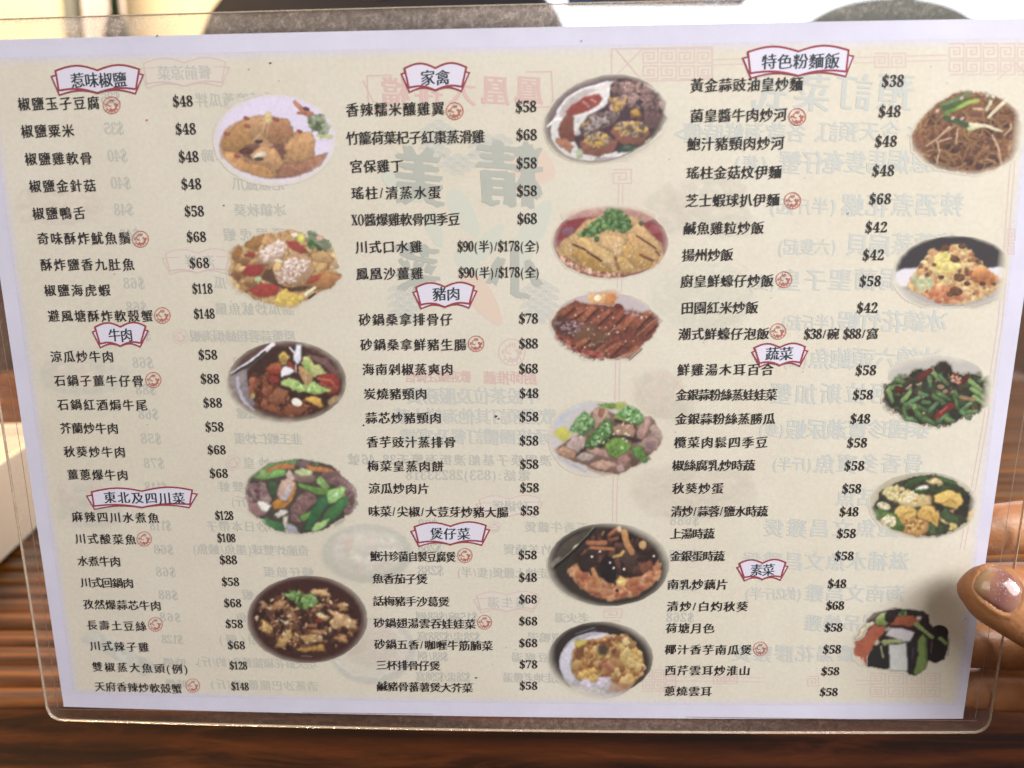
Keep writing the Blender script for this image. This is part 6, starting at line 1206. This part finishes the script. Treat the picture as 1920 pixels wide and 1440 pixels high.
for s in (-1, 1):
    bm = bmesh.new(); bmesh.ops.create_uvsphere(bm, u_segments=12, v_segments=8, radius=0.011); me = bpy.data.meshes.new('eye'); bm.to_mesh(me); bm.free(); e_ = link('eye', me, M_eye); e_.location = V(0.03*s, -0.094, pz+0.185); parts.append(e_)
    bm = bmesh.new(); bmesh.ops.create_uvsphere(bm, u_segments=12, v_segments=8, radius=0.024); bmesh.ops.scale(bm, vec=(0.35, 0.6, 1.2), verts=bm.verts); me = bpy.data.meshes.new('ear'); bm.to_mesh(me); bm.free(); e_ = link('ear', me, M_skin2); e_.location = V(0.074*s, -0.005, pz+0.165); parts.append(e_)
o = box('mouth', (px-0.022, px+0.022, PY-0.099, PY-0.085, pz+0.105, pz+0.116), M_lip, None, 0.004); parts.append(o)
bpy.context.view_layer.update()
for o in parts:
    o.parent = pr; o.matrix_parent_inverse = pr.matrix_world.inverted()
# dark blue screen hanging before the window
a = atY(1062, 0, 3.4); b = atY(1398, 9, 3.4)
scr = tag(empty('television', ((a.x+b.x)/2, 3.4, b.z)), 'dark blue television screen hanging before the bright window', 'television')
w_ = (b.x-a.x)/2
box('casing', (-w_, w_, 0.0, 0.05, 0, 0.40), mat('black_plastic', '14161c', 0.4), scr, 0.008)
tv = bpy.data.materials.new('lit_screen'); tv.use_nodes = True; bs = bsdf(tv); nv = coords(tv)
ecol = ramp(tv, noise(tv, nv, 7, 2, 0.5), [(0.42, (0.03, 0.045, 0.08, 1)), (0.6, (0.05, 0.09, 0.25, 1)), (0.72, (0.3, 0.6, 1.0, 1))]); L(tv, ecol, bs.inputs['Emission Color']); bs.inputs['Emission Strength'].default_value = 1.0; bs.inputs['Base Color'].default_value = (0.01, 0.01, 0.015, 1)
mesh('screen', [(-w_+0.015, -0.002, 0.012), (w_-0.015, -0.002, 0.012), (w_-0.015, -0.002, 0.388), (-w_+0.015, -0.002, 0.388)], [(0, 1, 2, 3)], tv, scr)
for s in (-0.6, 0.6): box('hanger', (w_*s-0.01, w_*s+0.01, 0.015, 0.03, 0.40, 3.0-b.z), mat('hanger_metal', '303030', 0.4), scr)
# green chair with a rounded back by the window
a = atY(1490, 30, 2.6); b = atY(1850, 30, 2.6); tp = atY(1660, -4, 2.6)
ch = tag(empty('chair', ((a.x+b.x)/2, 2.6, 0)), 'grey green chair with rounded back before the window, upper right', 'chair')
M_ch = mat('green_grey_fabric', '7c9088', 0.9); hw = (b.x-a.x)/2
vs = []; n = 24
for y in (-0.03, 0.03):
    vs += [(-hw, y, 0.46)]+[(-hw*math.cos(math.pi*i/n), y, tp.z-0.16+0.16*math.sin(math.pi*i/n)**0.8) for i in range(n+1)]+[(hw, y, 0.46)]
q = n+3; fs = [tuple(range(q)), tuple(range(2*q-1, q-1, -1))]+[(i, i+q, (i+1) % q+q, (i+1) % q) for i in range(q)]
o = mesh('backrest', vs, fs, M_ch, ch); bv_ = o.modifiers.new('b', 'BEVEL'); bv_.width = 0.02; bv_.segments = 3
box('seat', (-hw, hw, -0.45, 0.03, 0.36, 0.455), M_ch, ch, 0.03, 3, True)
for sx in (-1, 1):
    for y in (-0.42, 0.0): box('leg', (sx*(hw-0.04)-0.015, sx*(hw-0.04)+0.015, y-0.015, y+0.015, 0, 0.358), M_panel, ch, 0.003)
